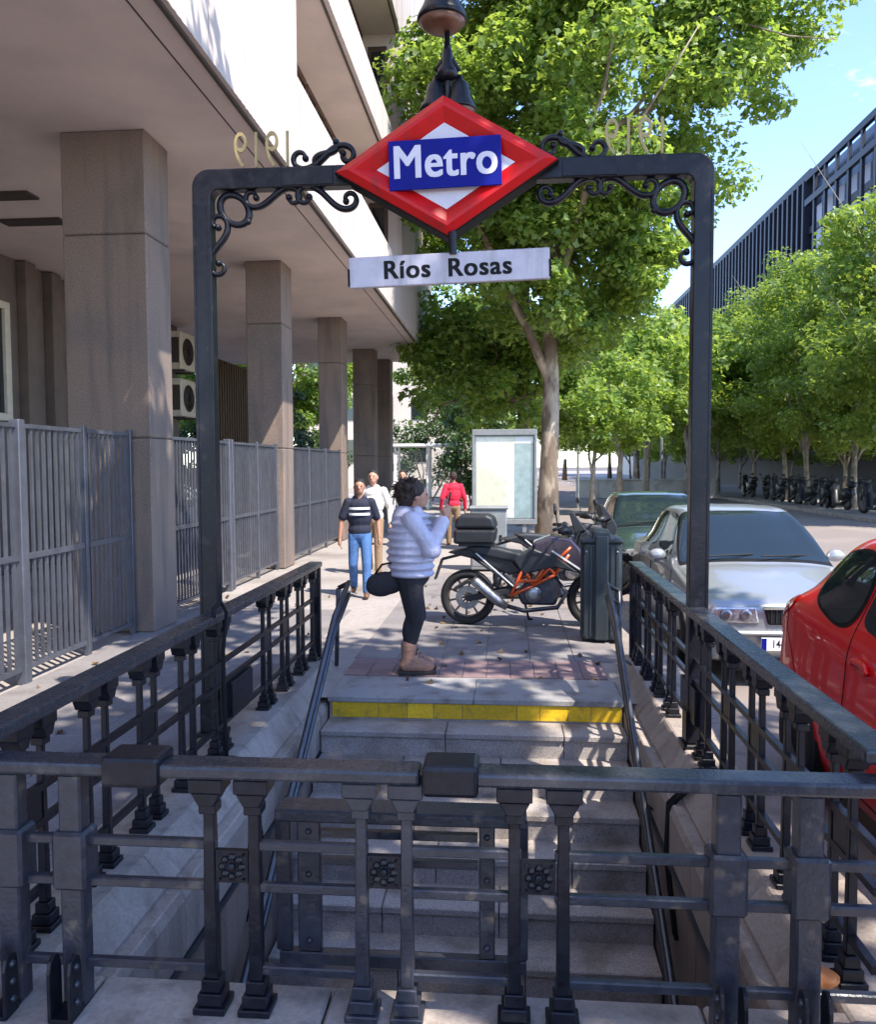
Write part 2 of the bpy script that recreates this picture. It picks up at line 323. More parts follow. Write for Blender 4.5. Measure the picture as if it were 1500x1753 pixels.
# paving slabs one can tell apart
psl = bmesh_of(MB().box(-0.197, 0.197, -0.197, 0.197, -0.05, 0), 'paving_slab', 'slab', bevel=0.004)
pts = [(-1.2 + 0.4 * i, 7.62 + 0.4 * j, random.uniform(-0.002, 0.001)) for i in range(6) for j in range(14)]
pts += [(-3.7 + 0.4 * i, 2.9 + 0.4 * j, random.uniform(-0.002, 0.001)) for i in range(5) for j in range(18)]
place(psl, 'paving_slab', sw, pts)
rtl = bmesh_of(MB().box(-0.098, 0.098, -0.098, 0.098, -0.05, 0), 'red_paving_tile', 'redtile', bevel=0.004)
place(rtl, 'red_paving_tile', sw, [(-1.28 + 0.2 * i, 6.90 + 0.2 * j, random.uniform(-0.002, 0.001)) for i in range(11) for j in range(3)])

# ------------------------------------------------------------------ staircase
YS, TR, RI = 6.16, 0.275, 0.175
st = thing('staircase', 'grey granite stairs rising to the pavement, yellow strip on the top riser', 'stairs', (0, YS, 0))
sx = [(-1.37, -0.62, 0.10, 0.855), (-1.37, -0.45, 0.40, 0.855), (-1.37, -0.75, -0.05, 0.855)]
for k in range(0, 15):
    s = link('step', None, st, (0, -TR * k, -RI * k)); xs = sx[k % 3]
    for a in range(3):
        x0, x1 = xs[a] + 0.003, xs[a + 1] - 0.003
        d = 0.58 if k == 0 else TR + 0.02
        mm = 'landing' if k == 0 else 'stone'
        if k == 0: x0, x1 = ((-1.37, -0.26), (-0.254, 0.855), (0.86, 0.875))[a]
        MB().box(x0, x1, -0.022, d, -0.045, -0.002 if k else 0.0).build('tread_slab', mm, s, bevel=0.006)
        if k > 0: MB().box(x0, x1, 0.0, 0.05, -RI - 0.01, -0.046).build('riser_slab', 'stone', s, bevel=0.003)
    if k == 0:
        MB().box(-1.36, 0.85, 0.004, 0.05, -RI - 0.01, -0.046).build('riser_slab', 'stone', s)
        xx = [-1.34, -0.98, -0.76, -0.56, -0.34, 0.07, 0.24, 0.45, 0.62, 0.845]
        for a in range(len(xx) - 1):
            MB().box(xx[a] + 0.002, xx[a + 1] - 0.002, -0.006, 0.003, -RI + 0.012, -0.047).build('yellow_strip', 'yellow', s, bevel=0.002)
MB().prism([(HY1 - YS + 0.1, -0.05), (HY1 - YS + 0.1, -3.6), (-TR * 14.6, -3.6), (-TR * 14.6, -RI * 14 - 0.25), (-0.02, -0.22)], -1.36, 0.85, 'x').build('stair_core', 'stone', st)

# ------------------------------------------------------------------ stairwell side walls with granite coping
def stair_wall(side, label):
    # local u: 0 at the inner face of the stairs, growing outwards
    x0 = -1.38 if side < 0 else 0.865
    t = thing('stairwell_wall', label, 'wall', (x0, 2.2, 0))
    sgn = side
    jo = [-0.9, 0.05, 1.15, 2.25, 3.30, 4.10, 4.95 if side < 0 else 5.15]
    for i in range(len(jo) - 1):
        a, b = jo[i] + 0.004, jo[i + 1] - 0.004
        cp = [(0.07, -0.04), (0.17, 0.085), (0.52, 0.085), (0.52, -0.02), (0.07, -0.10)]
        MB().prism([(sgn * u, v) for u, v in cp], a, b, 'y').build('coping_stone', 'kerbstone', t, bevel=0.008)
        ch = [(-0.005, -0.10), (0.012, -0.055), (0.085, -0.062), (0.10, -0.36), (-0.005, -0.34)]
        MB().prism([(sgn * u, v) for u, v in ch], a, b, 'y').build('chamfer_stone', 'kerbstone', t, bevel=0.006)
    y = -0.9
    while y < 4.0:
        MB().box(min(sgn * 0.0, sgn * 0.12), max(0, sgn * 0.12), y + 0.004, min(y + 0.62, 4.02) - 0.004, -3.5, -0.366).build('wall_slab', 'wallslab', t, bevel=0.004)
        y += 0.62
    b = MB(); b.bar((sgn * -0.012, -0.9, -0.354), (sgn * -0.012, 4.0, -0.354), 0.022, 0.018); b.build('wall_trim', 'steel', t)
    MB().box(min(sgn * 0.12, sgn * 0.5), max(sgn * 0.12, sgn * 0.5), -0.9, jo[-1], -3.5, -0.105).build('wall_core', 'stone', t)
    return t
wl = stair_wall(-1, 'left granite wall of the stairwell, on the side of the concrete pillars')
wr = stair_wall(1, 'right granite wall of the stairwell, on the side of the parked cars')
# kerb beneath the near railing
kf = thing('front_kerb', 'low weathered granite kerb under the nearest railing', 'kerb', (-0.26, 2.42, 0))
xs = [-1.66, -1.06, -0.30, 0.26, 0.86, 1.66]
for i in range(5): MB().box(xs[i] + 0.004, xs[i + 1] - 0.004, -0.14, 0.13, -0.3, 0.075).build('coping_stone', 'kerbstone', kf, bevel=0.01)
MB().box(-1.1, 1.1, -0.10, 0.09, -3.5, -0.302).build('wall_core', 'stone', kf)

# ------------------------------------------------------------------ building on the left
B = thing('office_building', 'pale concrete office block overhanging a colonnade of brown granite pillars', 'building', (-2.53, 6, 0))
bx, by = -2.53, 6.0
SZ = 5.2
def bb(name, m, x0, x1, y0, y1, z0, z1, parent=None, bevel=0.0, b=None):
    return MB().box(x0 - bx, x1 - bx, y0 - by, y1 - by, z0, z1).build(name, m, parent or B, bevel=bevel)
BY1 = 27.7
bb('soffit', 'soffit', -14, -2.60, -6, BY1 - 0.05, SZ, SZ + 0.30)
bb('soffit_trim', 'trim', -2.612, -2.575, -6, BY1 - 0.03, SZ - 0.022, SZ + 0.2)
bb('soffit_joint', 'trim', -2.83, -2.815, -6, BY1 - 0.06, SZ - 0.004, SZ + 0.01)
# ribbed cladding panels: near wall, parapet bands and the far wall
def ribpanel(wd, ht):
    b = MB(); b.box(-0.10, 0.0, 0.006, wd - 0.006, 0.006, ht - 0.006); n = int(wd / 0.105)
    for i in range(n): y = (i + 0.5) * wd / n; b.prism([(-0.001, y - 0.030), (0.0022, y - 0.026), (0.0022, y + 0.026), (-0.001, y + 0.030)], 0.008, ht - 0.008, 'z')
    return bmesh_of(b, 'cladding_panel', 'cladding')
H = [(SZ, 6.43), (8.28, 9.10), (11.87, 12.7), (15.4, 16.2), (18.8, 19.6)]
cache = {}
def clad(y0, y1, z0, z1, wd=1.0):
    n = max(1, round((y1 - y0) / wd)); wdd = (y1 - y0) / n; k = (round(wdd, 3), round(z1 - z0, 3))
    if k not in cache: cache[k] = ribpanel(wdd, z1 - z0)
    for i in range(n): link('cladding_panel', cache[k], B, (-2.53 - bx, y0 + i * wdd - by, z0))
RY0, RY1 = 10.05, 19.9
for z0, z1 in ((SZ, 8.2), (8.2, 11.8), (11.8, 15.4)):
    clad(-6 if z0 == SZ else 2.0, RY0, z0, z1); clad(RY1, BY1, z0, z1)
for z0, z1 in ((15.4, 19.6),): clad(RY0, BY1, z0, z1)
for z0, z1 in H[:3]: clad(RY0, RY1, z0, z1, 1.4)
for i in range(3):
    zs, zl = H[i][1], H[i + 1][0]
    bb('recess_ceiling', 'soffit', -3.6, -2.632, RY0, RY1, zl, zl + 0.12)
    bb('lintel_edge', 'trim', -2.631, -2.60, RY0, RY1, zl - 0.025, zl + 0.03)
    bb('sill', 'cladding', -3.5, -2.632, RY0, RY1, zs - 0.12, zs - 0.01)
    for j in range(7):
        y0 = RY0 + j * (RY1 - RY0) / 7; y1 = RY0 + (j + 1) * (RY1 - RY0) / 7
        wnd = MB().box(-3.50 - bx, -3.42 - bx, y0 + 0.04 - by, y1 - 0.04 - by, zs, zs + 0.09).box(-3.50 - bx, -3.42 - bx, y0 + 0.04 - by, y1 - 0.04 - by, zl - 0.1, zl - 0.01)
        for yy in (y0 + 0.04, (y0 + y1) / 2 - 0.03, y1 - 0.1): wnd.box(-3.50 - bx, -3.42 - bx, yy - by, yy + 0.06 - by, zs + 0.091, zl - 0.101)
        wo_ = wnd.build('window', 'brown', B)
        bb('pane', 'glassdark', -3.475, -3.465, y0 + 0.05, y1 - 0.05, zs + 0.05, zl - 0.05, wo_)
    # far jamb with its brown window
    bb('jamb', 'soffit', -3.6, -2.632, RY1, RY1 + 0.1, zs, zl)
    jw = bb('window', 'brown', -3.3, -2.85, RY1 - 0.05, RY1 - 0.001, zs + 0.25, zl - 0.3)
    bb('pane', 'glassdark', -3.22, -2.93, RY1 - 0.056, RY1 - 0.051, zs + 0.5, zl - 0.42, jw)
bb('inner_core', 'soffit', -14, -3.62, 3, BY1 - 0.1, SZ + 0.31, 20)
bb('roof', 'cladding', -14, -2.66, 2.0, BY1 - 0.04, 19.62, 20.0)
# pillars: stacked granite courses
def pillar(x0, x1, y0, y1):
    p = link('pillar', None, B, ((x0 + x1) / 2 - bx, y0 - by, 0))
    w2 = (x1 - x0) / 2; zz = [0, 2.05, 4.15, SZ - 0.002]
    for i in range(3):
        MB().box(-w2, w2, 0.0, y1 - y0, zz[i] + (0.004 if i else 0), zz[i + 1] - 0.004 * (i < 2)).build('granite_course', 'granite', p, bevel=0.012)
    MB().box(-w2 + 0.02, w2 - 0.02, 0.02, y1 - y0 - 0.02, 0.02, SZ - 0.01).build('pillar_core', 'trim', p)
for a in ((-4.62, -3.72, 8.4, 9.0), (-4.42, -3.80, 13.85, 14.5), (-4.42, -3.86, 19.2, 19.85), (-4.60, -3.95, 24.5, 25.1), (-4.3, -3.82, 26.9, 27.5)): pillar(*a)
# ground floor behind the colonnade
bb('arcade_wall', 'wallbrown', -8.4, -8.2, -2, 20.2, 0, SZ - 0.003)
bb('end_wall', 'wallbrown', -14, -8.4, 20.0, 20.2, 0, SZ - 0.003)
for y0 in (9.6, 11.55, 15.2, 17.2):
    f = MB()
    for (a, b_, c, d) in ((y0, y0 + 1.5, 2.5, 2.62), (y0, y0 + 1.5, 4.3, 4.42), (y0, y0 + 0.14, 2.62, 4.3), (y0 + 1.36, y0 + 1.5, 2.62, 4.3), (y0 + 0.70, y0 + 0.80, 2.62, 4.3)):
        f.box(-8.199 - bx, -8.10 - bx, a - by, b_ - by, c, d)
    wn = f.build('window', 'cream' if y0 < 12 else 'brown', B, bevel=0.008)
    bb('pane', 'glassdark', -8.17, -8.16, y0 + 0.1, y0 + 1.4, 2.58, 4.36, wn)
for y0 in (13.4, 14.2): bb('wall_pilaster', 'wallbrown', -8.199, -8.02, y0, y0 + 0.3, 0, SZ - 0.02, bevel=0.01)
for y0, x0 in ((9.2, -7.4), (10.1, -6.9), (11.2, -7.1)): bb('soffit_vent', 'trim', x0, x0 + 0.9, y0, y0 + 0.28, SZ - 0.03, SZ + 0.002)
lv = bb('louvre_screen', 'brown', -8.3, -8.2, 21.9, 27.0, 0, SZ - 0.4)
for i in range(24): bb('louvre_slat', 'brown', -8.199, -8.12, 21.95 + i * 0.21, 22.06 + i * 0.21, 0.05, SZ - 0.45, lv)

# ------------------------------------------------------------------ air conditioners at the end of the arcade wall
def aircon(z, label):
    t = thing('air_conditioner', label, 'air conditioner', (-7.92, 19.3, z), group='air conditioners on the arcade wall')
    MB().box(-0.26, 0.16, 0, 0.9, 0.05, 0.95).build('casing', 'cream', t, bevel=0.02)
    b = MB()
    for r in (0.30, 0.24, 0.18, 0.12): b.tube([(0.175, 0.45 + r * math.cos(a * math.pi / 10), 0.5 + r * math.sin(a * math.pi / 10)) for a in range(20)], 0.012, 5, closed=True)
    b.build('fan_grille', 'trim', t); MB().lathe([(0.33, 0.161), (0.33, 0.166)], (0, 0.45, 0.5), 20, 'x').build('fan_opening', 'black', t)
    MB().box(-0.2, 0.12, -0.006, -0.001, 0.2, 0.8).build('side_vent', 'trim', t)
    for y in (0.1, 0.72): MB().box(-0.27, 0.2, y, y + 0.05, 0.0, 0.048).build('bracket', 'trim', t)
aircon(4.02, 'upper of two cream air conditioners mounted behind the first pillar')
aircon(2.90, 'lower of two cream air conditioners mounted behind the first pillar')

# ------------------------------------------------------------------ steel fence in the bays of the colonnade
slat = bmesh_of(MB().box(-0.010, 0.010, -0.014, 0.014, 0, 1.0), 'slat', 'fence')
def fence(y0, y1, label, posts, X=-3.92, z0=0.10, z1=2.10, gate=None):
    t = thing('steel_fence', label, 'fence', (X, y0, 0), group='fence panels between the pillars')
    for i in range(len(posts)):
        big = 0.09 if (gate and i in gate) else 0.055
        MB().box(-big / 2, big / 2, posts[i] - y0 - big / 2, posts[i] - y0 + big / 2, -0.01, z1 + 0.03).build('post', 'fence', t, bevel=0.006)
    for i in range(len(posts) - 1):
        a, b = posts[i] - y0 + 0.05, posts[i + 1] - y0 - 0.05
        for z in (z0, z1 - 0.035): MB().box(-0.02, 0.02, a, b, z, z + 0.035).build('rail', 'fence', t)
        n = max(2, int((b - a) / 0.092))
        for k in range(n):
            o = link('slat', slat, t, (0, a + (k + 0.5) * (b - a) / n, z0 + 0.036)); o.scale = (1, 1, z1 - 0.072 - z0 - 0.0)
        MB().box(0.014, 0.022, a, b, 1.0, 1.05).build('middle_rail', 'fence', t)
fence(3.6, 8.38, 'nearest grey steel fence, left of the first granite pillar', [3.66, 5.0, 6.35, 7.38, 8.32], gate=(2,))
fence(9.02, 13.84, 'grey steel slat fence between the first and second granite pillars', [9.08, 10.3, 11.35, 11.52, 12.7, 13.78], gate=(2,))
fence(14.52, 19.18, 'grey steel slat fence between the second and third granite pillars', [14.58, 16.1, 17.6, 19.12])

# ================================================================== RAILINGS
def baluster_mesh(h, w=0.046, name='baluster', m='iron', slim=0.80):
    b = MB(); a = w / 2
    b.box(-a, a, -a, a, 0.10, h - 0.085)
    b.box(-0.062, 0.062, -0.062, 0.062, 0.0, 0.022); b.box(-0.048, 0.048, -0.048, 0.048, 0.0225, 0.06); b.box(-0.036, 0.036, -0.036, 0.036, 0.0605, 0.0995)
    b.box(-0.034, 0.034, -0.034, 0.034, h - 0.115, h - 0.0855)
    b.prism([(-0.030, h - 0.085), (0.030, h - 0.085), (0.058, h - 0.045), (-0.058, h - 0.045)], -0.05, 0.05, 'y')
    b.box(-0.066, 0.066, -0.056, 0.056, h - 0.0445, h - 0.001)
    b.v = [(x * slim, y * slim, z) if (z < 0.0999 or z > h - 0.12) else (x, y, z) for x, y, z in b.v]
    return bmesh_of(b, name, m, bevel=0.003)
def rosette_mesh(w, h, m='iron'):
    b = MB(); b.box(-w / 2, w / 2, -0.010, 0.010, -h / 2, h / 2)
    for k in range(8):
        t = k * math.pi / 4; b.sph((math.cos(t) * 0.030, -0.012, math.sin(t) * 0.030), (0.013, 0.008, 0.013), 6, 4)
    b.sph((0, -0.013, 0), (0.014, 0.010, 0.014), 8, 5)
    for sx_ in (-1, 1):
        for sz in (-1, 1): b.tube([(sx_ * (w / 2 - 0.012), -0.012, sz * (h / 2 - 0.012)), (sx_ * 0.036, -0.014, sz * 0.04)], 0.006, 5)
    return bmesh_of(b, 'rosette_panel', m)

def side_railing(X, y0, y1, label, first, inner):
    t = thing('side_railing', label, 'railing', (X, y0, 0.085)); Ln = y1 - y0; h = 0.79
    rot = R(90)
    MB().box(-0.058, 0.058, 0, Ln, h, h + 0.045).build('top_rail', 'iron_rail', t, bevel=0.010, seg=2)
    for z in (0.51, 0.385, 0.145): MB().box(-0.013, 0.013, 0.03, Ln - 0.02, z, z + 0.026).build('rail', 'iron', t)
    bal = baluster_mesh(h, 0.033, slim=0.72); ro = rosette_mesh(0.11, 0.098); y = first
    while y < Ln - 0.08:
        if abs(y + 0.075 + y0 - 4.95) > 0.20:
            for d in (0, 0.15):
                if y + d < Ln - 0.03: link('baluster', bal, t, (0, y + d, 0), (0, 0, rot))
            link('rosette_panel', ro, t, (0, y + 0.075, 0.461), (0, 0, rot * inner))
        y += 0.475
    MB().box(-0.045, 0.045, Ln - 0.06, Ln, 0, h - 0.002).build('end_post', 'iron', t, bevel=0.006)
    MB().box(-0.035, 0.035, 4.75 - y0, 5.15 - y0, 0.17, 0.38).build('post_panel', 'iron', t, bevel=0.006)
    return t
side_railing(-1.67, 2.46, 7.08, 'long cast iron railing along the left side of the stairwell', 0.18, -1)
side_railing(1.095, 2.46, 7.25, 'long cast iron railing along the right side of the stairwell beside the cars', 0.22, 1)

# ------------------------------------------------------------------ railing across the near end
fr = thing('front_railing', 'nearest cast iron railing across the foot of the picture, with square posts', 'railing', (-0.27, 2.42, 0.075))
fx = lambda X: X + 0.27
h = 0.735
for a, b in ((-1.75, -1.16), (-1.155, -0.255), (-0.25, 1.20)): MB().box(fx(a), fx(b) - 0.004, -0.052, 0.052, h, h + 0.042).build('top_rail', 'iron_rail', fr, bevel=0.010, seg=2)
for a, b in ((-1.225, -1.045), (-0.25, -0.085)):
    MB().box(fx(a), fx(b), -0.068, 0.068, h - 0.028, h + 0.068).build('rail_sleeve', 'iron', fr, bevel=0.014, seg=2)
for z in (0.505, 0.375, 0.115):
    for a, b in ((-1.75, -0.89), (-0.79, -0.42), (-0.32, 0.04), (0.14, 1.20)): MB().box(fx(a), fx(b), -0.014, 0.014, z, z + 0.028).build('rail', 'iron_worn', fr, bevel=0.004)
fb = baluster_mesh(h, 0.041, 'front_baluster', 'iron'); ro = rosette_mesh(0.10, 0.10, 'iron')
fbw = baluster_mesh(h, 0.041, 'worn_baluster', 'iron_worn')
for i, x in enumerate((-0.91, -0.77, -0.44, -0.302, 0.02, 0.165)): link('baluster', fbw if i in (2, 3) else fb, fr, (fx(x), 0, 0))
for x in (-0.84, -0.371, 0.0925): link('rosette_panel', ro, fr, (fx(x), -0.004, 0.454))
bolt = bmesh_of(MB().sph((0, 0, 0), 0.011, 8, 5), 'bolt', 'iron_worn', True)
for x in (-1.55, -1.345, 0.635, 0.865):
    p = link('square_post', None, fr, (fx(x), 0, 0))
    MB().box(-0.036, 0.036, -0.032, 0.032, 0.0, h - 0.003).build('shaft', 'iron_worn', p, bevel=0.006)
    MB().box(-0.054, 0.054, -0.048, 0.048, 0.372, 0.555).build('collar', 'iron_worn', p, bevel=0.010)
    for s in (-1, 1):
        MB().prism([(-0.034, 0), (0.034, 0), (0.034, 0.15), (0.024, 0.185), (0, 0.197), (-0.024, 0.185), (-0.034, 0.15)], -0.006, 0.006, 'y').build('bracket_plate', 'iron', p, (s * 0.032, -0.085, 0.0), (0, 0, R(90)), bevel=0.002)
    for s in (-1, 1):
        for z in (0.05, 0.105, 0.16): link('bolt', bolt, p, (s * 0.0385, -0.085, z))
    MB().box(-0.032, 0.032, -0.12, -0.0325, 0.0, 0.014).build('base_plate', 'iron', p)
# the barrier frame bolted to the back of the railing
bf = link('barrier_frame', None, fr, (fx(-0.34), 0.16, 0.0))
MB().box(-0.40, 0.40, -0.055, 0.055, 0.545, 0.585).build('frame_top', 'iron_worn', bf, bevel=0.006)
MB().box(-0.40, 0.40, -0.02, 0.02, 0.055, 0.10).build('frame_bottom', 'iron_worn', bf, bevel=0.004)
for x, ww in ((-0.385, 0.05), (-0.30, 0.075), (0.275, 0.05), (0.375, 0.06)): MB().box(x - ww / 2, x + ww / 2, -0.016, 0.016, 0.101, 0.544).build('frame_upright', 'iron_worn', bf, bevel=0.004)
for z in (0.48, 0.39): MB().box(-0.26, 0.245, -0.012, 0.012, z, z + 0.024).build('frame_bar', 'iron_worn', bf)
for x in (-0.30, 0.275):
    for z in (0.14, 0.36, 0.50): link('bolt', bolt, bf, (x, -0.016, z))

# ------------------------------------------------------------------ handrails down the stairs
def handrail(side, label):
    x = -1.30 if side < 0 else 0.79; t = thing('handrail', label, 'handrail', (x, 6.3, 0.0))
    zt = lambda y: 0.80 + (y - 6.3) * (RI / TR)
    for off, dz in ((0, 0), (-side * 0.0, -0.10)):
        pts = [(side * 0.10, 0.42, 0.74 + dz), (0.02 * side, 0.44, 0.78 + dz), (0, 0.36, 0.80 + dz), (0, 0.12, 0.72 + dz)] + [(0, yy - 6.3, zt(yy) - 0.05 + dz) for yy in np.linspace(6.1, 2.6, 8)]
        MB().tube(pts, 0.020, 8).build('rail', 'steel', t, smooth=True)
    for yy in (5.9, 4.9, 3.9, 2.95):
        z = zt(yy) - 0.05; MB().tube([(0, yy - 6.3, z), (0, yy - 6.3, z - 0.10), (side * 0.085, yy - 6.3, z - 0.16)], 0.010, 6).build('bracket', 'steel', t)
    MB().tube([(side * 0.10, 0.42, 0.74), (side * 0.11, 0.42, 0.40), (side * 0.12, 0.42, 0.09)], 0.018, 8).build('end_post', 'steel', t, smooth=True)
handrail(-1, 'steel double handrail following the left wall down the stairs')
handrail(1, 'steel double handrail following the right wall down the stairs')

# ------------------------------------------------------------------ cables and conduits
tag(MB().tube([(-1.595, 4.35, 0.93), (-1.60, 4.37, 0.975), (-1.59, 4.45, 1.0), (-1.575, 4.50, 0.93), (-1.585, 4.46, 0.70), (-1.59, 4.47, 0.45), (-1.575, 4.46, 0.2), (-1.57, 4.45, 0.10)], 0.011, 6).build('cable', 'black', smooth=True), 'thin black cable hanging down the left railing by the portal post', 'cable')
for side, xx, lb in ((-1, -1.60, 'black conduit elbow stepping over the left granite coping'), (1, 1.07, 'black conduit elbow stepping over the right granite coping')):
    s = -side; t = thing('conduit', lb, 'conduit', (xx, 4.42, 0.09))
    for d in (0, 0.045):
        MB().tube([(-s * 0.10, d, 0.022), (s * 0.06, d, 0.022), (s * 0.085, d, 0.018), (s * 0.10, d, 0.0), (s * 0.105, d, -0.06), (s * 0.205, d, -0.16), (s * 0.215, d, -0.45), (s * 0.212, d - 0.25, -0.75)], 0.014, 6).build('pipe', 'black', t, smooth=True)
    MB().box(s * 0.0 - 0.02, s * 0.0 + 0.02, -0.02, 0.065, 0.0, 0.04).build('clamp', 'iron', t)
# small red plate tied to the right railing
t = thing('red_tag', 'small red plate with a white stripe tied to the right railing', 'tag', (1.055, 2.93, 0.60))
MB().box(-0.004, 0.004, -0.035, 0.035, -0.07, 0.07).build('plate', 'red', t, bevel=0.002)
MB().box(-0.006, -0.0045, -0.026, 0.026, 0.0, 0.014).build('stripe', 'whitepaint', t)
b = MB(); random.seed(3)
for k in range(7): b.sph((random.uniform(-0.04, 0.04), random.uniform(-0.04, 0.04), random.uniform(0.02, 0.07)), (0.04, 0.04, 0.022), 8, 5)
tag(b.build('crumpled_wrapper', 'orangewrap', None, (0.98, 2.62, 0.085), remesh=0.008), 'crumpled orange wrapper lying on the coping behind the right square post', 'wrapper')

# ================================================================== PORTAL WITH SIGN
PX0, PYP, PZ = -0.350, 4.82, 3.41
po = thing('entrance_portal', 'dark iron entrance portal with scrollwork, red diamond sign and lamps above the stairs', 'portal', (-0.359, 4.95, 0.040)); po.scale = (1.027, 1.027, 1.027)
zb = -0.085    # local = world + zb
W = 1.430; bw = 0.054; bh = 0.058
def arc(cx, cz, r, a0, a1, n=8): return [(cx + r * math.cos(R(a0 + (a1 - a0) * i / n)), cz + r * math.sin(R(a0 + (a1 - a0) * i / n))) for i in range(n + 1)]
for s in (-1, 1):
    zt = PZ + bh + zb; zl = PZ - bh + zb; xo = W + bw; xi = W - bw; ro_ = 0.10
    poly = [(xi, 0.02), (xo, 0.02)] + arc(xo - ro_, zt - ro_, ro_, 0, 90) + [(0.42, zt), (0.42, zl), (xi - 0.05, zl)] + [(xi - 0.05 + 0.05 * math.sin(R(a)), zl - 0.05 + 0.05 * math.cos(R(a))) for a in (22, 45, 68, 90)]
    poly = [(s * a, c) for a, c in poly]
    MB().prism(poly, -0.048, 0.048, 'y').build('post_and_beam', 'iron', po, bevel=0.008, seg=2)
    MB().box(s * W - 0.08, s * W + 0.08, -0.08, 0.08, 0.0, 0.07).box(s * W - 0.064, s * W + 0.064, -0.058, 0.058, 0.0705, 0.26).build('post_base', 'iron', po, bevel=0.006)
    b = MB()     # raised border lines on the face of the post
    for e in (-1, 1): b.box(s * W + e * 0.044 - 0.007, s * W + e * 0.044 + 0.007, -0.053, -0.0485, 0.3, zt - 0.2)
    b.build('edge_moulding', 'iron', po)
MB().box(-0.41, 0.41, -0.03, 0.03, PZ - bh + zb, PZ + bh + zb).build('beam_tie', 'iron', po)
def sscroll(p, q, A=24.0, pw=1.15, flip=1, asym=1.0, n=90, C=False):
    """scroll between two points in the x-z plane: curvature runs from one tight curl to another"""
    th = 0.0; x = z = 0.0; out = []
    for i in range(n + 1):
        t = 1 - 2 * i / n; out.append((x, z)); a = A if t > 0 else A * asym
        k = a * abs(t) ** pw * ((1 if t > 0 else -1) if not C else 1) * flip
        th += k / n; x += math.cos(th) / n; z += math.sin(th) / n
    o = np.array(out); c0 = o[0]; c1 = o[-1]; v = c1 - c0; tv = np.array(q) - np.array(p)
    s = np.linalg.norm(tv) / np.linalg.norm(v); a = math.atan2(tv[1], tv[0]) - math.atan2(v[1], v[0]); ca, sa = math.cos(a) * s, math.sin(a) * s
    return [(p[0] + ca * (e[0] - c0[0]) - sa * (e[1] - c0[1]), p[1] + sa * (e[0] - c0[0]) + ca * (e[1] - c0[1])) for e in o]
def scroll(p, q, s, r=0.0145, **k):
    pts = sscroll(p, q, **k); b = MB(); n = len(pts)
    b.tube([(s * x, 0, z + PZ + zb) for x, z in pts], [r * (0.75 + 0.5 * math.sin(math.pi * i / (n - 1))) for i in range(n)], 6)
    for e in (0, -1): b.sph((s * pts[e][0], 0, pts[e][1] + PZ + zb), 0.020, 8, 6)
    for v in range(len(b.v)): b.v[v] = (b.v[v][0], b.v[v][1] * 1.6, b.v[v][2])
    return b.build('scroll', 'iron', po, smooth=True)
for s in (-1, 1):
    scroll((1.115, -0.10), (0.92, -0.105), s, flip=-1)
    scroll((1.345, -0.265), (1.345, -0.47), s, flip=1)
    scroll((0.80, -0.105), (0.585, -0.135), s, flip=1, asym=1.1, r=0.0155)
    scroll((0.82, 0.115), (0.60, 0.135), s, flip=-1, asym=1.1, r=0.0155)
    scroll((0.76, 0.075), (0.64, 0.20), s, flip=1, A=12, pw=1.5, r=0.015)
    b = MB(); c = Vector((1.245, 0, -0.165))
    ring = []
    for i in range(24):
        t = 2 * math.pi * i / 24; u, v = 0.098 * math.cos(t), 0.075 * math.sin(t); a = R(-45)
        ring.append((s * (c.x - (u * math.cos(a) - v * math.sin(a))), 0, c.z + PZ + zb + (u * math.sin(a) + v * math.cos(a))))
    b.tube(ring, 0.021, 6, closed=True); b.sph((s * 1.165, 0, -0.235 + PZ + zb), (0.02, 0.02, 0.02), 8, 5)
    b.build('oval_ring', 'iron', po, smooth=True)
    MB().box(s * 0.80 - 0.15, s * 0.80 + 0.15, -0.053, -0.0485, PZ - 0.05 + zb, PZ + 0.05 + zb).build('beam_plate', 'iron', po, bevel=0.004)
    d = text('1919', 0.30, 0.006, 'gold', 'year_digits', po, (s * 1.065, 0.0, PZ + bh + zb + 0.104), (R(90), 0, R(180)), off=-0.003, sx=0.62)
# diamond sign, leaning a little
dg_ = link('diamond_sign', None, po, (0.0, -0.105, PZ + zb + 0.005), (0, R(-1.5), 0))
def diamond(a, b): return [(a, 0), (0, b), (-a, 0), (0, -b)]
a0, b0 = 0.632, 0.388
MB().prism(diamond(a0, b0), -0.005, 0.15, 'y').build('sign_case', 'black', dg_, bevel=0.004)
def ringloft(rings, name, m, smooth=False):
    vs = []; fs = []
    for a, b, y in rings: vs += [(u, y, v) for u, v in diamond(a, b)]
    for i in range(len(rings) - 1):
        for k in range(4): l = (k + 1) % 4; fs.append((i * 4 + k, i * 4 + l, (i + 1) * 4 + l, (i + 1) * 4 + k))
    mb = MB(); mb.add(vs, fs); return mb.build(name, m, dg_)
ringloft([(a0 - 0.012, b0 - 0.008, -0.005), (a0 - 0.014, b0 - 0.009, -0.022), (a0 - 0.085, b0 - 0.052, -0.050), (a0 - 0.12, b0 - 0.074, -0.050), (0.392, 0.240, -0.012), (0.378, 0.231, -0.0055)], 'red_frame', 'red')
MB().prism(diamond(0.39, 0.239), -0.0095, -0.0055, 'y').build('white_field', 'white', dg_)
MB().box(-0.312, 0.312, -0.058, -0.0505, -0.135, 0.135).build('blue_band', 'blue', dg_, bevel=0.003)
text('Metro', 0.250, 0.0012, 'white', 'lettering', dg_, (0.0, -0.0595, 0.006), bold=0.0065, spacing=1.06, sx=0.88)
MB().tube([(0.03, -0.03, -b0 + 0.02), (0.03, -0.03, -b0 - 0.10)], 0.022, 10).build('hanger', 'iron', dg_)
np_ = link('name_plate', None, po, (0.015, -0.10, 2.855 + zb), (0, R(-1.6), 0))
MB().box(-0.565, 0.565, -0.018, 0.018, -0.085, 0.085).build('panel', 'plate', np_, bevel=0.004)
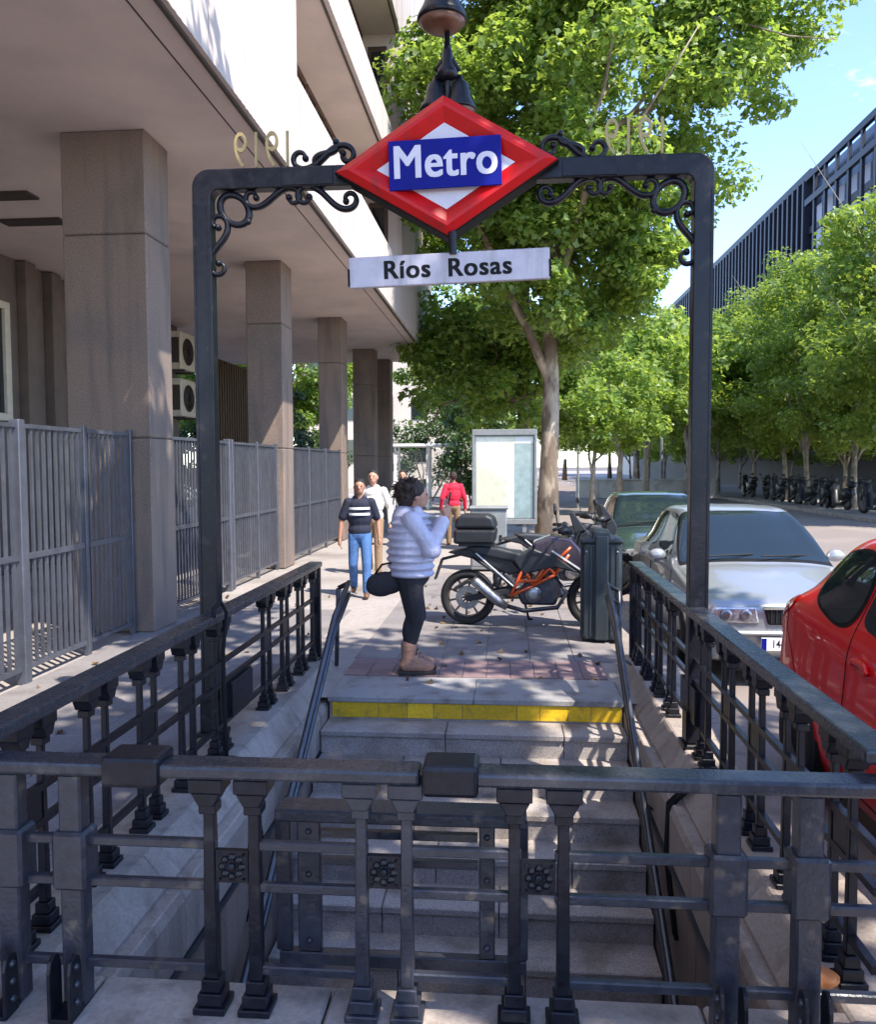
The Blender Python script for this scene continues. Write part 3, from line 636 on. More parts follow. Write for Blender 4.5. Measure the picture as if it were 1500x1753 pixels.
text('Ríos', 0.142, 0.0008, 'black', 'lettering', np_, (-0.235, -0.019, 0.0), spacing=1.10, sx=1.0, bold=0.0045)
text('Rosas', 0.142, 0.0008, 'black', 'lettering', np_, (0.175, -0.019, -0.004), spacing=1.10, sx=1.0, bold=0.0045)
for s in (-1, 1): MB().box(s * 0.566 - 0.006, s * 0.566 + 0.006, -0.022, 0.022, -0.075, 0.02).build('end_clip', 'black', np_)
# lamps on the stem above the sign
lm = link('lamp_stem', None, po, (0.0, 0.06, PZ + zb))
MB().tube([(0, 0, 0.05), (0, 0, 0.60), (0, 0, 0.90)], [0.026, 0.02, 0.015], 10).build('stem', 'iron', lm, smooth=True)
MB().lathe([(0.015, 0.76), (0.03, 0.70), (0.034, 0.64), (0.06, 0.60), (0.065, 0.56), (0.03, 0.54)], n=14).build('stem_knop', 'iron', lm, smooth=True)
def bell(x, z, s, y=0.0):
    l = link('lamp', None, po, (x, 0.06 + y, PZ + zb + z))
    pr = [(0.020, 0.30), (0.03, 0.26), (0.075, 0.22), (0.088, 0.15), (0.105, 0.09), (0.135, 0.035), (0.142, 0.008), (0.136, 0.0)]
    MB().lathe([(r * s, q * s) for r, q in pr][::-1], n=24).build('shade', 'iron', l, smooth=True)
    MB().lathe([(0.132 * s, -0.004 * s), (0.10 * s, -0.035 * s), (0.05 * s, -0.055 * s), (0.01 * s, -0.06 * s)], n=24).build('lamp_bowl', 'copper', l, smooth=True)
bell(-0.03, 0.875, 1.02); bell(-0.068, 0.385, 0.66, 0.02); bell(0.072, 0.375, 0.66, 0.0)
for s in (-1, 1): MB().tube([(0, 0.0, 0.68), (s * 0.03, 0, 0.66), (s * 0.07, 0, 0.60)], 0.012, 6).build('lamp_arm', 'iron', lm, smooth=True)

# ================================================================== CARS
def catmull(P, t):
    n = len(P) - 1; t = min(max(t, 0), 1) * n; i = min(int(t), n - 1); f = t - i
    p0, p1, p2, p3 = P[max(i - 1, 0)], P[i], P[i + 1], P[min(i + 2, n)]
    return 0.5 * ((2 * p1) + (-p0 + p2) * f + (2 * p0 - 5 * p1 + 4 * p2 - p3) * f * f + (-p0 + 3 * p1 - 3 * p2 + p3) * f ** 3)
class Shell:
    """body surface S(u, v): u along the car (front 0 .. rear 1 as metres), v from the floor (0) over the side to the roof line (1)"""
    def __init__(s, st):
        s.y = np.array([r[0] for r in st]); s.sec = []
        for (y, w, zb, zm, zbelt, wr, zr, cr_) in st:
            s.sec.append(np.array([(0, y, zb), (0.80 * w, y, zb), (0.965 * w, y, zb + 0.07), (w, y, zm), (0.985 * w, y, (zm + zbelt) / 2 + 0.04), (0.955 * w, y, zbelt),
                                   (0.5 * (0.955 * w + wr), y, 0.5 * (zbelt + zr - cr_)), (wr, y, zr - cr_), (0.72 * wr, y, zr - 0.012), (0.36 * wr, y, zr), (0, y, zr)]))
        s.sec = np.array(s.sec)
    def P(s, y, v):
        i = float(np.interp(y, s.y, np.arange(len(s.y)))); t = i / (len(s.y) - 1)
        return catmull([catmull(list(s.sec[k]), v) for k in range(len(s.y))], t) if False else s._P(t, v)
    def _P(s, t, v):
        n = len(s.y) - 1; tt = min(max(t, 0), 1) * n; i = min(int(tt), n - 1); f = tt - i
        q = [catmull(s.sec[k], v) for k in (max(i - 1, 0), i, i + 1, min(i + 2, n))]
        p0, p1, p2, p3 = q
        return 0.5 * ((2 * p1) + (-p0 + p2) * f + (2 * p0 - 5 * p1 + 4 * p2 - p3) * f * f + (-p0 + 3 * p1 - 3 * p2 + p3) * f ** 3)
    def T(s, y): return float(np.interp(y, s.y, np.arange(len(s.y)))) / (len(s.y) - 1)
    def nrm(s, t, v, side):
        e = 1e-3; a = s._P(min(t + e, 1), v) - s._P(max(t - e, 0), v); b = s._P(t, min(v + e, 1)) - s._P(t, max(v - e, 0))
        n = np.cross(a, b); n = n / (np.linalg.norm(n) + 1e-9)
        c = s._P(t, v) - np.array([0, s._P(t, 0.5)[1] * 0 + s._P(t, v)[1], 0.6])
        if np.dot(n, c) < 0 and abs(np.dot(n, c)) > 1e-6: n = -n
        return n * np.array([side, 1, 1])
    def body(s, nu=90, nv=44):
        vs = []; fs = []; m = 2 * nv
        for i in range(nu + 1):
            for j in range(nv + 1): vs.append(s._P(i / nu, j / nv))
            for j in range(nv - 1, 0, -1): p = s._P(i / nu, j / nv); vs.append(np.array([-p[0], p[1], p[2]]))
        for i in range(nu):
            for j in range(m): fs.append((i * m + j, i * m + (j + 1) % m, (i + 1) * m + (j + 1) % m, (i + 1) * m + j))
        fs.append(tuple(range(m))); fs.append(tuple(nu * m + j for j in range(m)))
        return MB().add(vs, fs)
    def patch(s, quad, side, off=0.004, n=12, rnd=4.0):
        """curved pane: quad = four (y, v) corners; corners rounded by a superellipse"""
        vs = []; fs = []; q = [np.array((s.T(a), b)) for a, b in quad]
        for i in range(n + 1):
            for j in range(n + 1):
                a, b = 2 * i / n - 1, 2 * j / n - 1
                mxx = max(abs(a), abs(b)); k = (abs(a) ** rnd + abs(b) ** rnd) ** (1 / rnd) if mxx > 0 else 1
                if k > 0: a, b = a * mxx / k, b * mxx / k
                a, b = (a + 1) / 2, (b + 1) / 2
                tv = (q[0] * (1 - a) + q[1] * a) * (1 - b) + (q[3] * (1 - a) + q[2] * a) * b
                p = s._P(tv[0], tv[1]) * np.array([side, 1, 1]); vs.append(p + s.nrm(tv[0], tv[1], side) * off)
        for i in range(n):
            for j in range(n): fs.append((i * (n + 1) + j, (i + 1) * (n + 1) + j, (i + 1) * (n + 1) + j + 1, i * (n + 1) + j + 1))
        return MB().add(vs, fs)
    def screen(s, y0, y1, v0, off=0.004, n=16):
        """pane across the car (windscreen, rear screen) from v0 on one side to v0 on the other"""
        vs = []; fs = []; t0, t1 = s.T(y0), s.T(y1)
        for i in range(n + 1):
            for j in range(2 * n + 1):
                a = i / n; sd = 1 if j <= n else -1; v = v0 + (1 - v0) * (j / n if j <= n else (2 * n - j) / n)
                k = min(1.0, 0.0 + min(a, 1 - a) * 14); v = v + (1 - v) * 0.05 * (1 - k)
                t = t0 + (t1 - t0) * a; vs.append(s._P(t, v) * np.array([sd, 1, 1]) + s.nrm(t, v, sd) * off)
        m = 2 * n + 1
        for i in range(n):
            for j in range(m - 1): fs.append((i * m + j, (i + 1) * m + j, (i + 1) * m + j + 1, i * m + j + 1))
        return MB().add(vs, fs)
    def line(s, pts, side, r=0.004, off=0.0, n=16):
        out = []
        for k in range(len(pts) - 1):
            for i in range(n):
                f = i / n; y = pts[k][0] * (1 - f) + pts[k + 1][0] * f; v = pts[k][1] * (1 - f) + pts[k + 1][1] * f; t = s.T(y)
                out.append(s._P(t, v) * np.array([side, 1, 1]) + s.nrm(t, v, side) * off)
        return MB().tube(out, r, 5)
def wheels(t, ys, wx, r=0.30):
    for y in ys:
        for sd in (-1, 1):
            wh = link('wheel', None, t, (sd * wx, y, r))
            MB().lathe([(r * 0.62, -0.09), (r * 0.93, -0.09), (r, -0.06), (r, 0.06), (r * 0.93, 0.09), (r * 0.62, 0.09)], n=28, axis='x', ring=True).build('tyre', 'rubber', wh, smooth=True)
            b = MB(); b.lathe([(r * 0.2, sd * 0.06), (r * 0.63, sd * 0.085), (r * 0.66, sd * 0.05), (r * 0.66, -sd * 0.05)], n=24, axis='x')
            b.build('rim', 'alloy', wh, smooth=True)
            MB().lathe([(r + 0.055, -sd * 0.10), (r + 0.055, sd * 0.055), (r + 0.035, sd * 0.07)], n=28, axis='x').build('wheel_arch', 'black', wh)

SED = [  # y, half width, z floor, z mid, z belt, half width of the top, z top, corner drop
    (0.00, .62, .24, .45, .60, .54, .66, .03), (0.04, .76, .21, .45, .64, .65, .71, .03), (0.20, .835, .18, .46, .69, .71, .765, .03), (0.55, .85, .17, .48, .74, .73, .83, .04),
    (1.00, .865, .17, .50, .81, .745, .90, .04), (1.25, .87, .17, .50, .85, .745, .945, .04), (1.60, .87, .17, .50, .88, .69, 1.17, .03), (1.98, .87, .17, .50, .89, .60, 1.385, .035),
    (2.45, .87, .17, .50, .895, .60, 1.435, .045), (2.95, .87, .17, .50, .90, .60, 1.41, .045), (3.35, .865, .17, .50, .90, .63, 1.22, .03), (3.62, .86, .18, .50, .90, .70, 1.03, .03),
    (4.00, .84, .20, .50, .89, .73, .99, .04), (4.22, .78, .25, .50, .82, .68, .93, .04), (4.28, .60, .32, .50, .72, .5, .82, .03)]
HAT = [
    (0.00, .45, .30, .42, .52, .38, .56, .02), (0.06, .68, .22, .44, .58, .55, .64, .03), (0.30, .77, .18, .46, .70, .64, .78, .04), (0.75, .80, .17, .48, .82, .68, .92, .04),
    (1.05, .81, .17, .50, .88, .67, 1.04, .04), (1.50, .815, .17, .50, .91, .57, 1.38, .04), (1.95, .815, .17, .50, .93, .56, 1.465, .05), (2.40, .815, .17, .50, .95, .555, 1.46, .06),
    (2.75, .815, .17, .50, .98, .54, 1.42, .07), (3.00, .81, .17, .52, 1.0, .52, 1.33, .08), (3.20, .795, .19, .54, .98, .52, 1.14, .06), (3.30, .775, .22, .52, .90, .55, 1.00, .05),
    (3.36, .75, .26, .46, .74, .56, .84, .05), (3.42, .70, .30, .44, .62, .52, .70, .04), (3.44, .50, .33, .43, .56, .4, .62, .03)]

def sedan(name, label, paint, loc, group=None, detail=True):
    S = Shell(SED); t = thing(name, label, 'car', loc, group=group)
    S.body().build('body', paint, t, smooth=True)
    S.screen(1.22, 2.02, 0.665, 0.0015).build('screen_seal', 'black', t, smooth=True)
    sc = S.screen(1.27, 1.99, 0.69, 0.004); sc.build('windscreen', 'carglass', t, smooth=True)
    S.screen(2.98, 3.62, 0.66, 0.003).build('rear_screen', 'carglass', t, smooth=True)
    for sd in (-1, 1):
        S.patch([(1.52, .545), (2.38, .535), (2.38, .685), (1.98, .685)], sd, 0.004).build('side_window', 'carglass', t, smooth=True)
        S.patch([(2.46, .535), (3.30, .535), (3.02, .68), (2.46, .685)], sd, 0.004).build('side_window', 'carglass', t, smooth=True)
        hl = link('headlight', None, t, (sd * 0.52, -0.02, 0.605))
        MB().prism([(sd * u, v) for u, v in ((-0.20, -0.065), (0.20, -0.06), (0.235, 0.02), (0.20, 0.07), (-0.17, 0.075))], 0.0, 0.20, 'y').build('headlight_case', 'lampglass', hl, bevel=0.015, seg=2)
        for u in (-0.08, 0.09): MB().lathe([(0.055, -0.004), (0.05, -0.012), (0.02, -0.008)], (sd * u, 0, 0.005), 16, 'y').build('reflector', 'alloy', hl, smooth=True)
        mr = link('wing_mirror', None, t, (sd * 0.93, 1.60, 0.96))
        MB().sph((0, 0, 0), (0.095, 0.055, 0.065), 14, 10).build('mirror_shell', paint, mr, smooth=True); MB().tube([(-sd * 0.1, 0, -0.03), (0, 0, 0)], 0.018, 6).build('mirror_arm', 'black', mr)
        S.line([(1.28, .50), (1.28, .20), (2.42, .20), (2.42, .53)], sd, 0.005, -0.001).build('door_gap', 'black', t)
        S.line([(2.46, .53), (2.46, .20), (3.2, .22), (3.3, .52)], sd, 0.005, -0.001).build('door_gap', 'black', t)
        for y in (2.22, 3.12): MB().box(-0.012, 0.012, -0.09, 0.09, -0.015, 0.015).build('door_handle', paint, t, (sd * 0.865, y, 0.83), bevel=0.006)
        MB().sph((sd * 0.50, -0.005, 0.30), (0.12, 0.03, 0.05), 12, 8).build('fog_lamp', 'black', t, smooth=True)
    g = link('grille', None, t, (0, 0.0, 0.60))
    MB().prism([(-0.24, -0.07), (0.24, -0.07), (0.28, 0.07), (-0.28, 0.07)], -0.022, 0.02, 'y').build('grille_opening', 'black', g, bevel=0.008)
    b = MB()
    for k in range(11): b.box(-0.22 + k * 0.044 - 0.004, -0.22 + k * 0.044 + 0.004, -0.028, -0.0225, -0.06, 0.06)
    b.build('grille_bars', 'darkalloy', g); MB().tube([(-0.29, -0.03, 0.075), (0.29, -0.03, 0.075)], 0.014, 6).build('grille_trim', 'chrome', g)
    MB().box(-0.55, 0.55, -0.045, 0.1, 0.13, 0.24).build('lower_intake', 'black', t, bevel=0.02)
    MB().box(-0.70, 0.70, -0.058, 0.12, 0.435, 0.480).build('bumper_strip', paint, t, bevel=0.015)
    pl = link('number_plate', None, t, (-0.06, -0.072, 0.375))
    MB().box(-0.26, 0.26, -0.006, 0.006, -0.055, 0.055).build('plate', 'platewhite', pl, bevel=0.003); MB().box(-0.257, -0.215, -0.008, -0.0062, -0.052, 0.052).build('blue_strip', 'blue', pl)
    text('144', 0.095, 0.0006, 'black', 'lettering', pl, (-0.115, -0.0068, 0), sx=0.8, off=0.001)
    b = MB(); b.tube([(-0.55, 1.2, 0.985), (0.0, 1.33, 0.997)], 0.008, 5); b.tube([(0.05, 1.2, 0.99), (0.60, 1.36, 0.987)], 0.008, 5); b.build('wipers', 'black', t)
    wheels(t, (0.85, 3.42), 0.78)
    return t
# cars park facing the camera (front towards -Y), a kerb height below the pavement
sedan('parked_car', 'silver saloon car parked facing the camera beyond the portal post', 'carsilver', (2.44, 7.2, -0.14), 'cars parked along the kerb').scale = (0.96, 0.96, 1.0)
sedan('parked_car', 'dark green car with a pale roof line, parked behind the silver saloon', 'cardark', (2.45, 12.2, -0.15), 'cars parked along the kerb')
def hatch(label, loc):
    S = Shell(HAT); t = thing('parked_car', label, 'car', loc, group='cars parked along the kerb')
    S.body(110, 50).build('body', 'carred', t, smooth=True)
    S.screen(1.04, 1.5, 0.66, 0.003).build('windscreen', 'carglass', t, smooth=True)
    S.screen(2.98, 3.26, 0.70, 0.003).build('rear_screen', 'carglass', t, smooth=True)
    for sd in (-1, 1):
        S.patch([(2.22, .505), (2.84, .535), (2.90, .685), (2.24, .685)], sd, 0.003, rnd=3).build('window_seal', 'black', t, smooth=True)
        S.patch([(2.25, .513), (2.815, .543), (2.875, .678), (2.27, .677)], sd, 0.006, rnd=3).build('side_window', 'carglass', t, smooth=True)
        S.patch([(1.30, .53), (2.18, .535), (2.18, .672), (1.55, .670)], sd, 0.005, rnd=6).build('side_window', 'carglass', t, smooth=True)
        S.patch([(3.06, .46), (3.40, .46), (3.34, .58), (3.06, .56)], sd, 0.008, rnd=2.6).build('tail_light', 'taillight', t, smooth=True)
        S.line([(2.21, .67), (2.21, .22), (1.20, .20), (1.15, .5)], sd, 0.005, -0.001).build('door_gap', 'black', t)
        S.line([(3.02, .68), (3.08, .60), (3.12, .42), (2.9, .34), (2.70, .16)], sd, 0.004, -0.001).build('panel_gap', 'black', t)
        hd = S.line([(1.95, .455), (1.98, .47), (2.10, .47), (2.13, .455)], sd, 0.016, 0.012, 5); hd.build('door_handle', 'carred', t, smooth=True)
        mr = link('wing_mirror', None, t, (sd * 0.88, 1.30, 0.98))
        MB().sph((0, 0, 0), (0.095, 0.055, 0.07), 14, 10).build('mirror_shell', 'carred', mr, smooth=True); MB().tube([(-sd * 0.1, 0, -0.03), (0, 0, 0)], 0.018, 6).build('mirror_arm', 'black', mr)
        S.patch([(0.04, .42), (0.5, .48), (0.45, .60), (0.05, .62)], sd, 0.006).build('headlight', 'lampglass', t, smooth=True)
    MB().box(-0.26, 0.26, 3.44, 3.452, 0.42, 0.53).build('number_plate', 'platewhite', t)
    wheels(t, (0.62, 2.85), 0.74, 0.29)
    return t
hatch('bright red hatchback parked beside the right railing, cut off by the picture edge', (2.50, 2.08, -0.15)).scale = (1, 1, 1.06)

# ================================================================== MOTORCYCLES
def motorcycle(label, loc, rz, frame, tank, group, box=True):
    t = thing('motorcycle', label, 'motorcycle', loc, rz, group)
    # local x forward, z up; rear axle at x = 0
    for x, nm, rr in ((0.0, 'rear', 0.305), (1.38, 'front', 0.300)):
        wh = link('wheel', None, t, (x, 0, rr)); ww = 0.07 if x == 0 else 0.055
        MB().lathe([(rr - 0.085, -ww * 0.8), (rr - 0.03, -ww), (rr - 0.006, -ww * 0.5), (rr, 0), (rr - 0.006, ww * 0.5), (rr - 0.03, ww), (rr - 0.085, ww * 0.8)], n=32, axis='y', ring=True).build('tyre', 'rubber', wh, smooth=True)
        b = MB(); b.tube([((rr - 0.085) * math.cos(a * math.pi / 16), 0, (rr - 0.085) * math.sin(a * math.pi / 16)) for a in range(32)], 0.018, 6, closed=True)
        for k in range(10):
            a = k * math.pi / 5 + 0.1; b.bar((0.035 * math.cos(a), 0, 0.035 * math.sin(a)), ((rr - 0.085) * math.cos(a + 0.12), 0, (rr - 0.085) * math.sin(a + 0.12)), 0.022, 0.014, (0, 1, 0))
        b.build('rim', 'rimbrown', wh, smooth=False)
        MB().lathe([(0.06, -0.055), (0.13 if x == 0 else 0.15, -0.055), (0.13 if x == 0 else 0.15, -0.06), (0.06, -0.06)], n=24, axis='y', ring=True).build('brake_disc', 'alloy', wh)
        MB().tube([(0, -0.09, 0), (0, 0.09, 0)], 0.032, 10).build('hub', 'darkalloy', wh)
    for s in (-1, 1):      # trellis frame, right and left
        b = MB(); y = s * 0.15
        for p, q in (((0.48, .34), (0.62, .66)), ((0.62, .66), (0.95, .72)), ((0.95, .72), (1.12, .88)), ((0.48, .34), (0.72, .46)), ((0.72, .46), (0.95, .58)), ((0.95, .58), (1.10, .80)), ((0.62, .66), (0.72, .46)), ((0.72, .46), (0.86, .69)), ((0.86, .69), (0.95, .58)), ((0.56, .50), (0.78, .52)), ((0.78, .52), (0.95, .72))):
            b.tube([(p[0], y, p[1]), (q[0], y, q[1])], 0.017, 7)
        b.build('trellis_frame', frame, t, smooth=True)
    MB().prism([(0.60, 0.24), (0.96, 0.24), (1.02, 0.40), (0.98, 0.56), (0.66, 0.52), (0.54, 0.36)], -0.115, 0.115, 'y').build('engine_block', 'darkalloy', t, bevel=0.03, seg=2)
    MB().lathe([(0.03, -0.16), (0.085, -0.155), (0.10, -0.125), (0.10, -0.10)], (0.72, 0, 0.36), 20, 'y').build('clutch_cover', 'alloy', t, smooth=True)
    b = MB()
    for k in range(5): b.box(0.78, 0.98, -0.10, 0.10, 0.575 + k * 0.022, 0.585 + k * 0.022)
    b.build('cooling_fins', 'darkalloy', t)
    MB().tube([(0.98, -0.06, 0.50), (1.08, -0.08, 0.38), (0.98, -0.10, 0.22), (0.62, -0.12, 0.18), (0.42, -0.15, 0.24)], 0.024, 8).build('exhaust_pipe', 'darkalloy', t, smooth=True)
    MB().tube([(0.44, -0.16, 0.22), (0.34, -0.17, 0.29), (0.10, -0.185, 0.50), (0.07, -0.185, 0.525)], [0.035, 0.055, 0.055, 0.04], 14).build('silencer', 'alloy', t, smooth=True)
    b = MB()
    for s in (-1, 1): b.bar((0.0, s * 0.10, 0.30), (0.52, s * 0.10, 0.40), 0.035, 0.065)
    b.build('swingarm', 'blackplastic', t, bevel=0.008)
    MB().prism([(0.92, 0.70), (0.70, 0.80), (0.70, 0.92), (0.90, 1.00), (1.12, 0.97), (1.22, 0.86), (1.32, 0.60), (1.24, 0.55), (1.10, 0.68)], -0.16, 0.16, 'y').build('tank', tank, t, bevel=0.05, seg=3)
    MB().prism([(0.62, 0.58), (0.50, 0.74), (0.72, 0.86), (1.0, 0.76), (1.22, 0.60), (0.95, 0.66)], -0.172, 0.172, 'y').build('side_fairing', 'seatvinyl', t, bevel=0.015)
    for s in (-1, 1):
        MB().bar((0.92, s * 0.176, 0.84), (1.24, s * 0.174, 0.63), 0.006, 0.018).build('stripe', 'whitepaint', t)
        MB().bar((0.10, s * 0.12, 0.80), (0.52, s * 0.14, 0.44), 0.006, 0.014).build('stripe', 'whitepaint', t)
    MB().prism([(-0.02, 0.86), (0.10, 0.88), (0.34, 0.86), (0.58, 0.80), (0.74, 0.83), (0.74, 0.74), (0.52, 0.70), (0.1, 0.78)], -0.125, 0.125, 'y').build('seat', 'seatvinyl', t, bevel=0.03, seg=3)
    MB().prism([(-0.22, 0.80), (0.05, 0.86), (0.45, 0.76), (0.62, 0.60), (0.46, 0.56), (0.12, 0.72)], -0.10, 0.10, 'y').build('tail_unit', 'blackplastic', t, bevel=0.02, seg=2)
    b = MB()
    for s in (-1, 1): b.tube([(0.05, s * 0.10, 0.76), (0.40, s * 0.12, 0.52), (0.52, s * 0.12, 0.40)], 0.013, 6)
    b.build('subframe', 'darkalloy', t, smooth=True)
    MB().tube([(0.30, 0, 0.42), (0.42, 0, 0.68)], 0.04, 10).build('shock_absorber', 'alloy', t, smooth=True)
    b = MB(); b.bar((-0.05, 0, 0.78), (-0.28, 0, 0.72), 0.05, 0.03); b.bar((-0.28, 0, 0.73), (-0.36, 0, 0.50), 0.17, 0.02, (1, 0, 0)); b.build('plate_holder', 'blackplastic', t, bevel=0.004)
    MB().prism([(-0.16, 0.40), (0.0, 0.50), (0.20, 0.46), (0.20, 0.43), (0.0, 0.46), (-0.14, 0.37)], -0.08, 0.08, 'y').build('rear_hugger', 'blackplastic', t, bevel=0.006)
    b = MB()
    for s in (-1, 1): b.tube([(1.38, s * 0.095, 0.30), (1.10, s * 0.095, 0.98)], [0.030, 0.024], 8)
    b.build('fork', 'darkalloy', t, smooth=True)
    MB().prism([(1.08, 0.62), (1.22, 0.66), (1.50, 0.60), (1.62, 0.50), (1.60, 0.47), (1.46, 0.56), (1.22, 0.60)], -0.07, 0.07, 'y').build('front_mudguard', tank, t, bevel=0.012)
    MB().prism([(1.16, 0.82), (1.20, 1.02), (1.30, 1.06), (1.36, 0.94), (1.32, 0.80)], -0.10, 0.10, 'y').build('headlight', 'blackplastic', t, bevel=0.02)
    MB().prism([(1.16, 1.02), (1.10, 1.24), (1.14, 1.25), (1.28, 1.06)], -0.11, 0.11, 'y').build('fly_screen', 'blackplastic', t, bevel=0.008)
    MB().tube([(0.94, -0.40, 1.08), (1.02, -0.22, 1.10), (1.08, -0.08, 1.03), (1.08, 0.08, 1.03), (1.02, 0.22, 1.10), (0.94, 0.40, 1.08)], 0.014, 8).build('handlebar', 'blackplastic', t, smooth=True)
    for s in (-1, 1):
        mr = link('mirror', None, t, (0.98, s * 0.30, 1.10)); MB().tube([(0, 0, 0), (-0.02, s * 0.06, 0.14)], 0.007, 6).build('mirror_stem', 'blackplastic', mr)
        MB().sph((-0.03, s * 0.08, 0.18), (0.02, 0.065, 0.045), 12, 8).build('mirror_head', 'blackplastic', mr, smooth=True)
        MB().tube([(0.94, s * 0.40, 1.08), (0.98, s * 0.28, 1.09)], 0.019, 8).build('grip', 'rubber', t)
        MB().tube([(0.98, s * 0.40, 1.06), (1.06, s * 0.38, 1.07), (1.10, s * 0.26, 1.06)], [0.02, 0.05, 0.03], 8).build('hand_guard', 'blackplastic', t, smooth=True)
    MB().tube([(0.62, 0.16, 0.24), (0.66, 0.28, 0.02), (0.70, 0.30, 0.012)], 0.014, 6).build('side_stand', 'black', t)
    b = MB()
    for s in (-1, 1): b.tube([(0.50, s * 0.12, 0.32), (0.50, s * 0.26, 0.31)], 0.014, 6)
    b.build('footpegs', 'darkalloy', t)
    if box:
        tb = link('top_box', None, t, (0.10, 0, 0.905))
        MB().prism([(-0.24, 0), (0.20, 0), (0.22, 0.16), (-0.23, 0.16)], -0.22, 0.22, 'y').build('box_base', 'blackplastic', tb, bevel=0.03, seg=2)
        MB().prism([(-0.235, 0.165), (0.225, 0.165), (0.19, 0.285), (0.12, 0.315), (-0.14, 0.315), (-0.21, 0.28)], -0.215, 0.215, 'y').build('box_lid', 'blackplastic', tb, bevel=0.035, seg=3)
        MB().box(-0.2, 0.2, -0.06, 0.06, -0.04, -0.002).build('box_rack', 'darkalloy', tb)
        MB().box(-0.247, -0.232, -0.12, 0.12, 0.07, 0.13).build('box_reflector', 'taillight', tb)
    return t
motorcycle('black and orange naked motorcycle with a top box, parked on the pavement', (-0.44, 9.10, -0.002), R(-3), 'orange', 'tankpaint', 'motorcycles on the pavement')
motorcycle('second all black motorcycle parked close behind the orange framed one', (0.10, 10.9, -0.012), R(12), 'darkalloy', 'blackplastic', 'motorcycles on the pavement', box=False)
# scooters under the trees across the road, a few pixels each
def scooter_mesh():
    b = MB()
    for x in (0, 1.2): b.lathe([(0.14, -0.05), (0.26, -0.05), (0.27, 0), (0.26, 0.05), (0.14, 0.05)], (x, 0, 0.27), 14, 'y')
    b.prism([(-0.25, 0.45), (0.1, 0.40), (0.45, 0.25), (0.85, 0.25), (0.95, 0.95), (1.05, 1.05), (1.15, 0.85), (1.05, 0.30), (0.8, 0.16), (0.4, 0.16)], -0.13, 0.13, 'y')
    b.prism([(-0.3, 0.62), (-0.2, 0.82), (0.5, 0.80), (0.45, 0.35), (0.0, 0.42)], -0.15, 0.15, 'y')
    b.tube([(0.92, -0.33, 1.08), (1.0, 0, 1.05), (0.92, 0.33, 1.08)], 0.02, 6); b.sph((-0.26, 0, 0.98), (0.19, 0.19, 0.15), 10, 8); b.bar((1.08, 0, 1.0), (1.02, 0, 1.22), 0.26, 0.02)
    for s in (-1, 1): b.tube([(0.93, s * 0.25, 1.08), (0.90, s * 0.32, 1.24)], 0.012, 5); b.sph((0.90, s * 0.34, 1.27), (0.02, 0.07, 0.045), 8, 6)
    b.sph((0.1, 0, 0.62), (0.42, 0.17, 0.24), 12, 8); b.sph((1.06, 0, 0.78), (0.14, 0.17, 0.30), 12, 8)
    return bmesh_of(b, 'parked_scooter', 'blackplastic', True)
scm = scooter_mesh()
ORD = ['first', 'second', 'third', 'fourth', 'fifth', 'sixth', 'seventh', 'eighth', 'ninth', 'tenth', 'eleventh', 'twelfth']
for i, (x, y, a) in enumerate(((12.9, 29.6, 100), (12.9, 31.2, 75), (13.0, 33.0, 95), (12.8, 34.5, 80), (13.0, 36.6, 98), (12.9, 38.4, 85), (13.0, 40.6, 92), (12.9, 42.8, 70), (13.0, 45.5, 95))):
    tag(link('parked_scooter', scm, None, (x, y, -0.02), (0, 0, R(a))), ORD[i] + ' dark scooter from the right in the row parked under the trees across the road', 'scooter', 'scooters across the road')

# ================================================================== STREET FURNITURE
t = thing('litter_bin', 'tall dark teal litter bin with ribbed sides at the top of the stairs', 'bin', (0.93, 8.38, 0), R(-4))
MB().prism([(-0.20, -0.14), (-0.16, -0.18), (0.16, -0.18), (0.20, -0.14), (0.20, 0.16), (0.16, 0.2), (-0.16, 0.2), (-0.20, 0.16)], 0.03, 0.98, 'z').build('body', 'bin', t, bevel=0.01)
for x in (-0.155, -0.10, 0.10, 0.155): MB().box(x - 0.016, x + 0.016, -0.192, -0.1805, 0.06, 0.95).build('rib', 'bin', t, bevel=0.004)
MB().prism([(-0.065, -0.225), (0.065, -0.225), (0.065, -0.1805), (-0.065, -0.1805)], 0.03, 1.06, 'z').build('front_column', 'bin', t, bevel=0.012)
MB().prism([(-0.215, 0.982), (0.215, 0.982), (0.21, 1.02), (0.10, 1.04), (0.08, 1.10), (-0.08, 1.10), (-0.10, 1.04), (-0.21, 1.02)], -0.20, 0.21, 'y').build('hood', 'bin', t, bevel=0.015)
MB().box(-0.18, 0.18, -0.16, 0.18, 0.0, 0.028).build('plinth', 'black', t)
for x in (-0.15, 0.15): MB().sph((x, -0.196, 0.90), 0.012, 8, 6).build('rivet', 'alloy', t)

t = thing('poster_panel', 'free standing street poster case with a pale yellow sheet, beside the tree', 'billboard', (-0.07, 17.0, 0), R(-2))
b = MB()
for a in ((-0.66, 0.66, 2.36, 2.48), (-0.66, 0.66, 0.55, 0.66)): b.box(a[0], a[1], -0.09, 0.09, a[2], a[3])
for x in (-0.66, 0.60): b.box(x, x + 0.06, -0.09, 0.09, 0.661, 2.359)
b.build('case_frame', 'grey', t, bevel=0.008)
MB().box(-0.60, 0.60, -0.02, 0.02, 0.661, 2.359).build('backing', 'grey', t)
MB().box(-0.58, 0.20, -0.030, -0.0205, 0.68, 2.33).build('poster', 'poster', t); MB().box(0.205, 0.585, -0.030, -0.0205, 0.68, 2.18).build('poster_strip', 'postergrey', t); MB().box(0.205, 0.585, -0.031, -0.0205, 2.19, 2.33).build('poster_heading', 'whitepaint', t)
MB().box(-0.595, 0.595, -0.062, -0.058, 0.67, 2.35).build('glazing', 'glassclear', t)
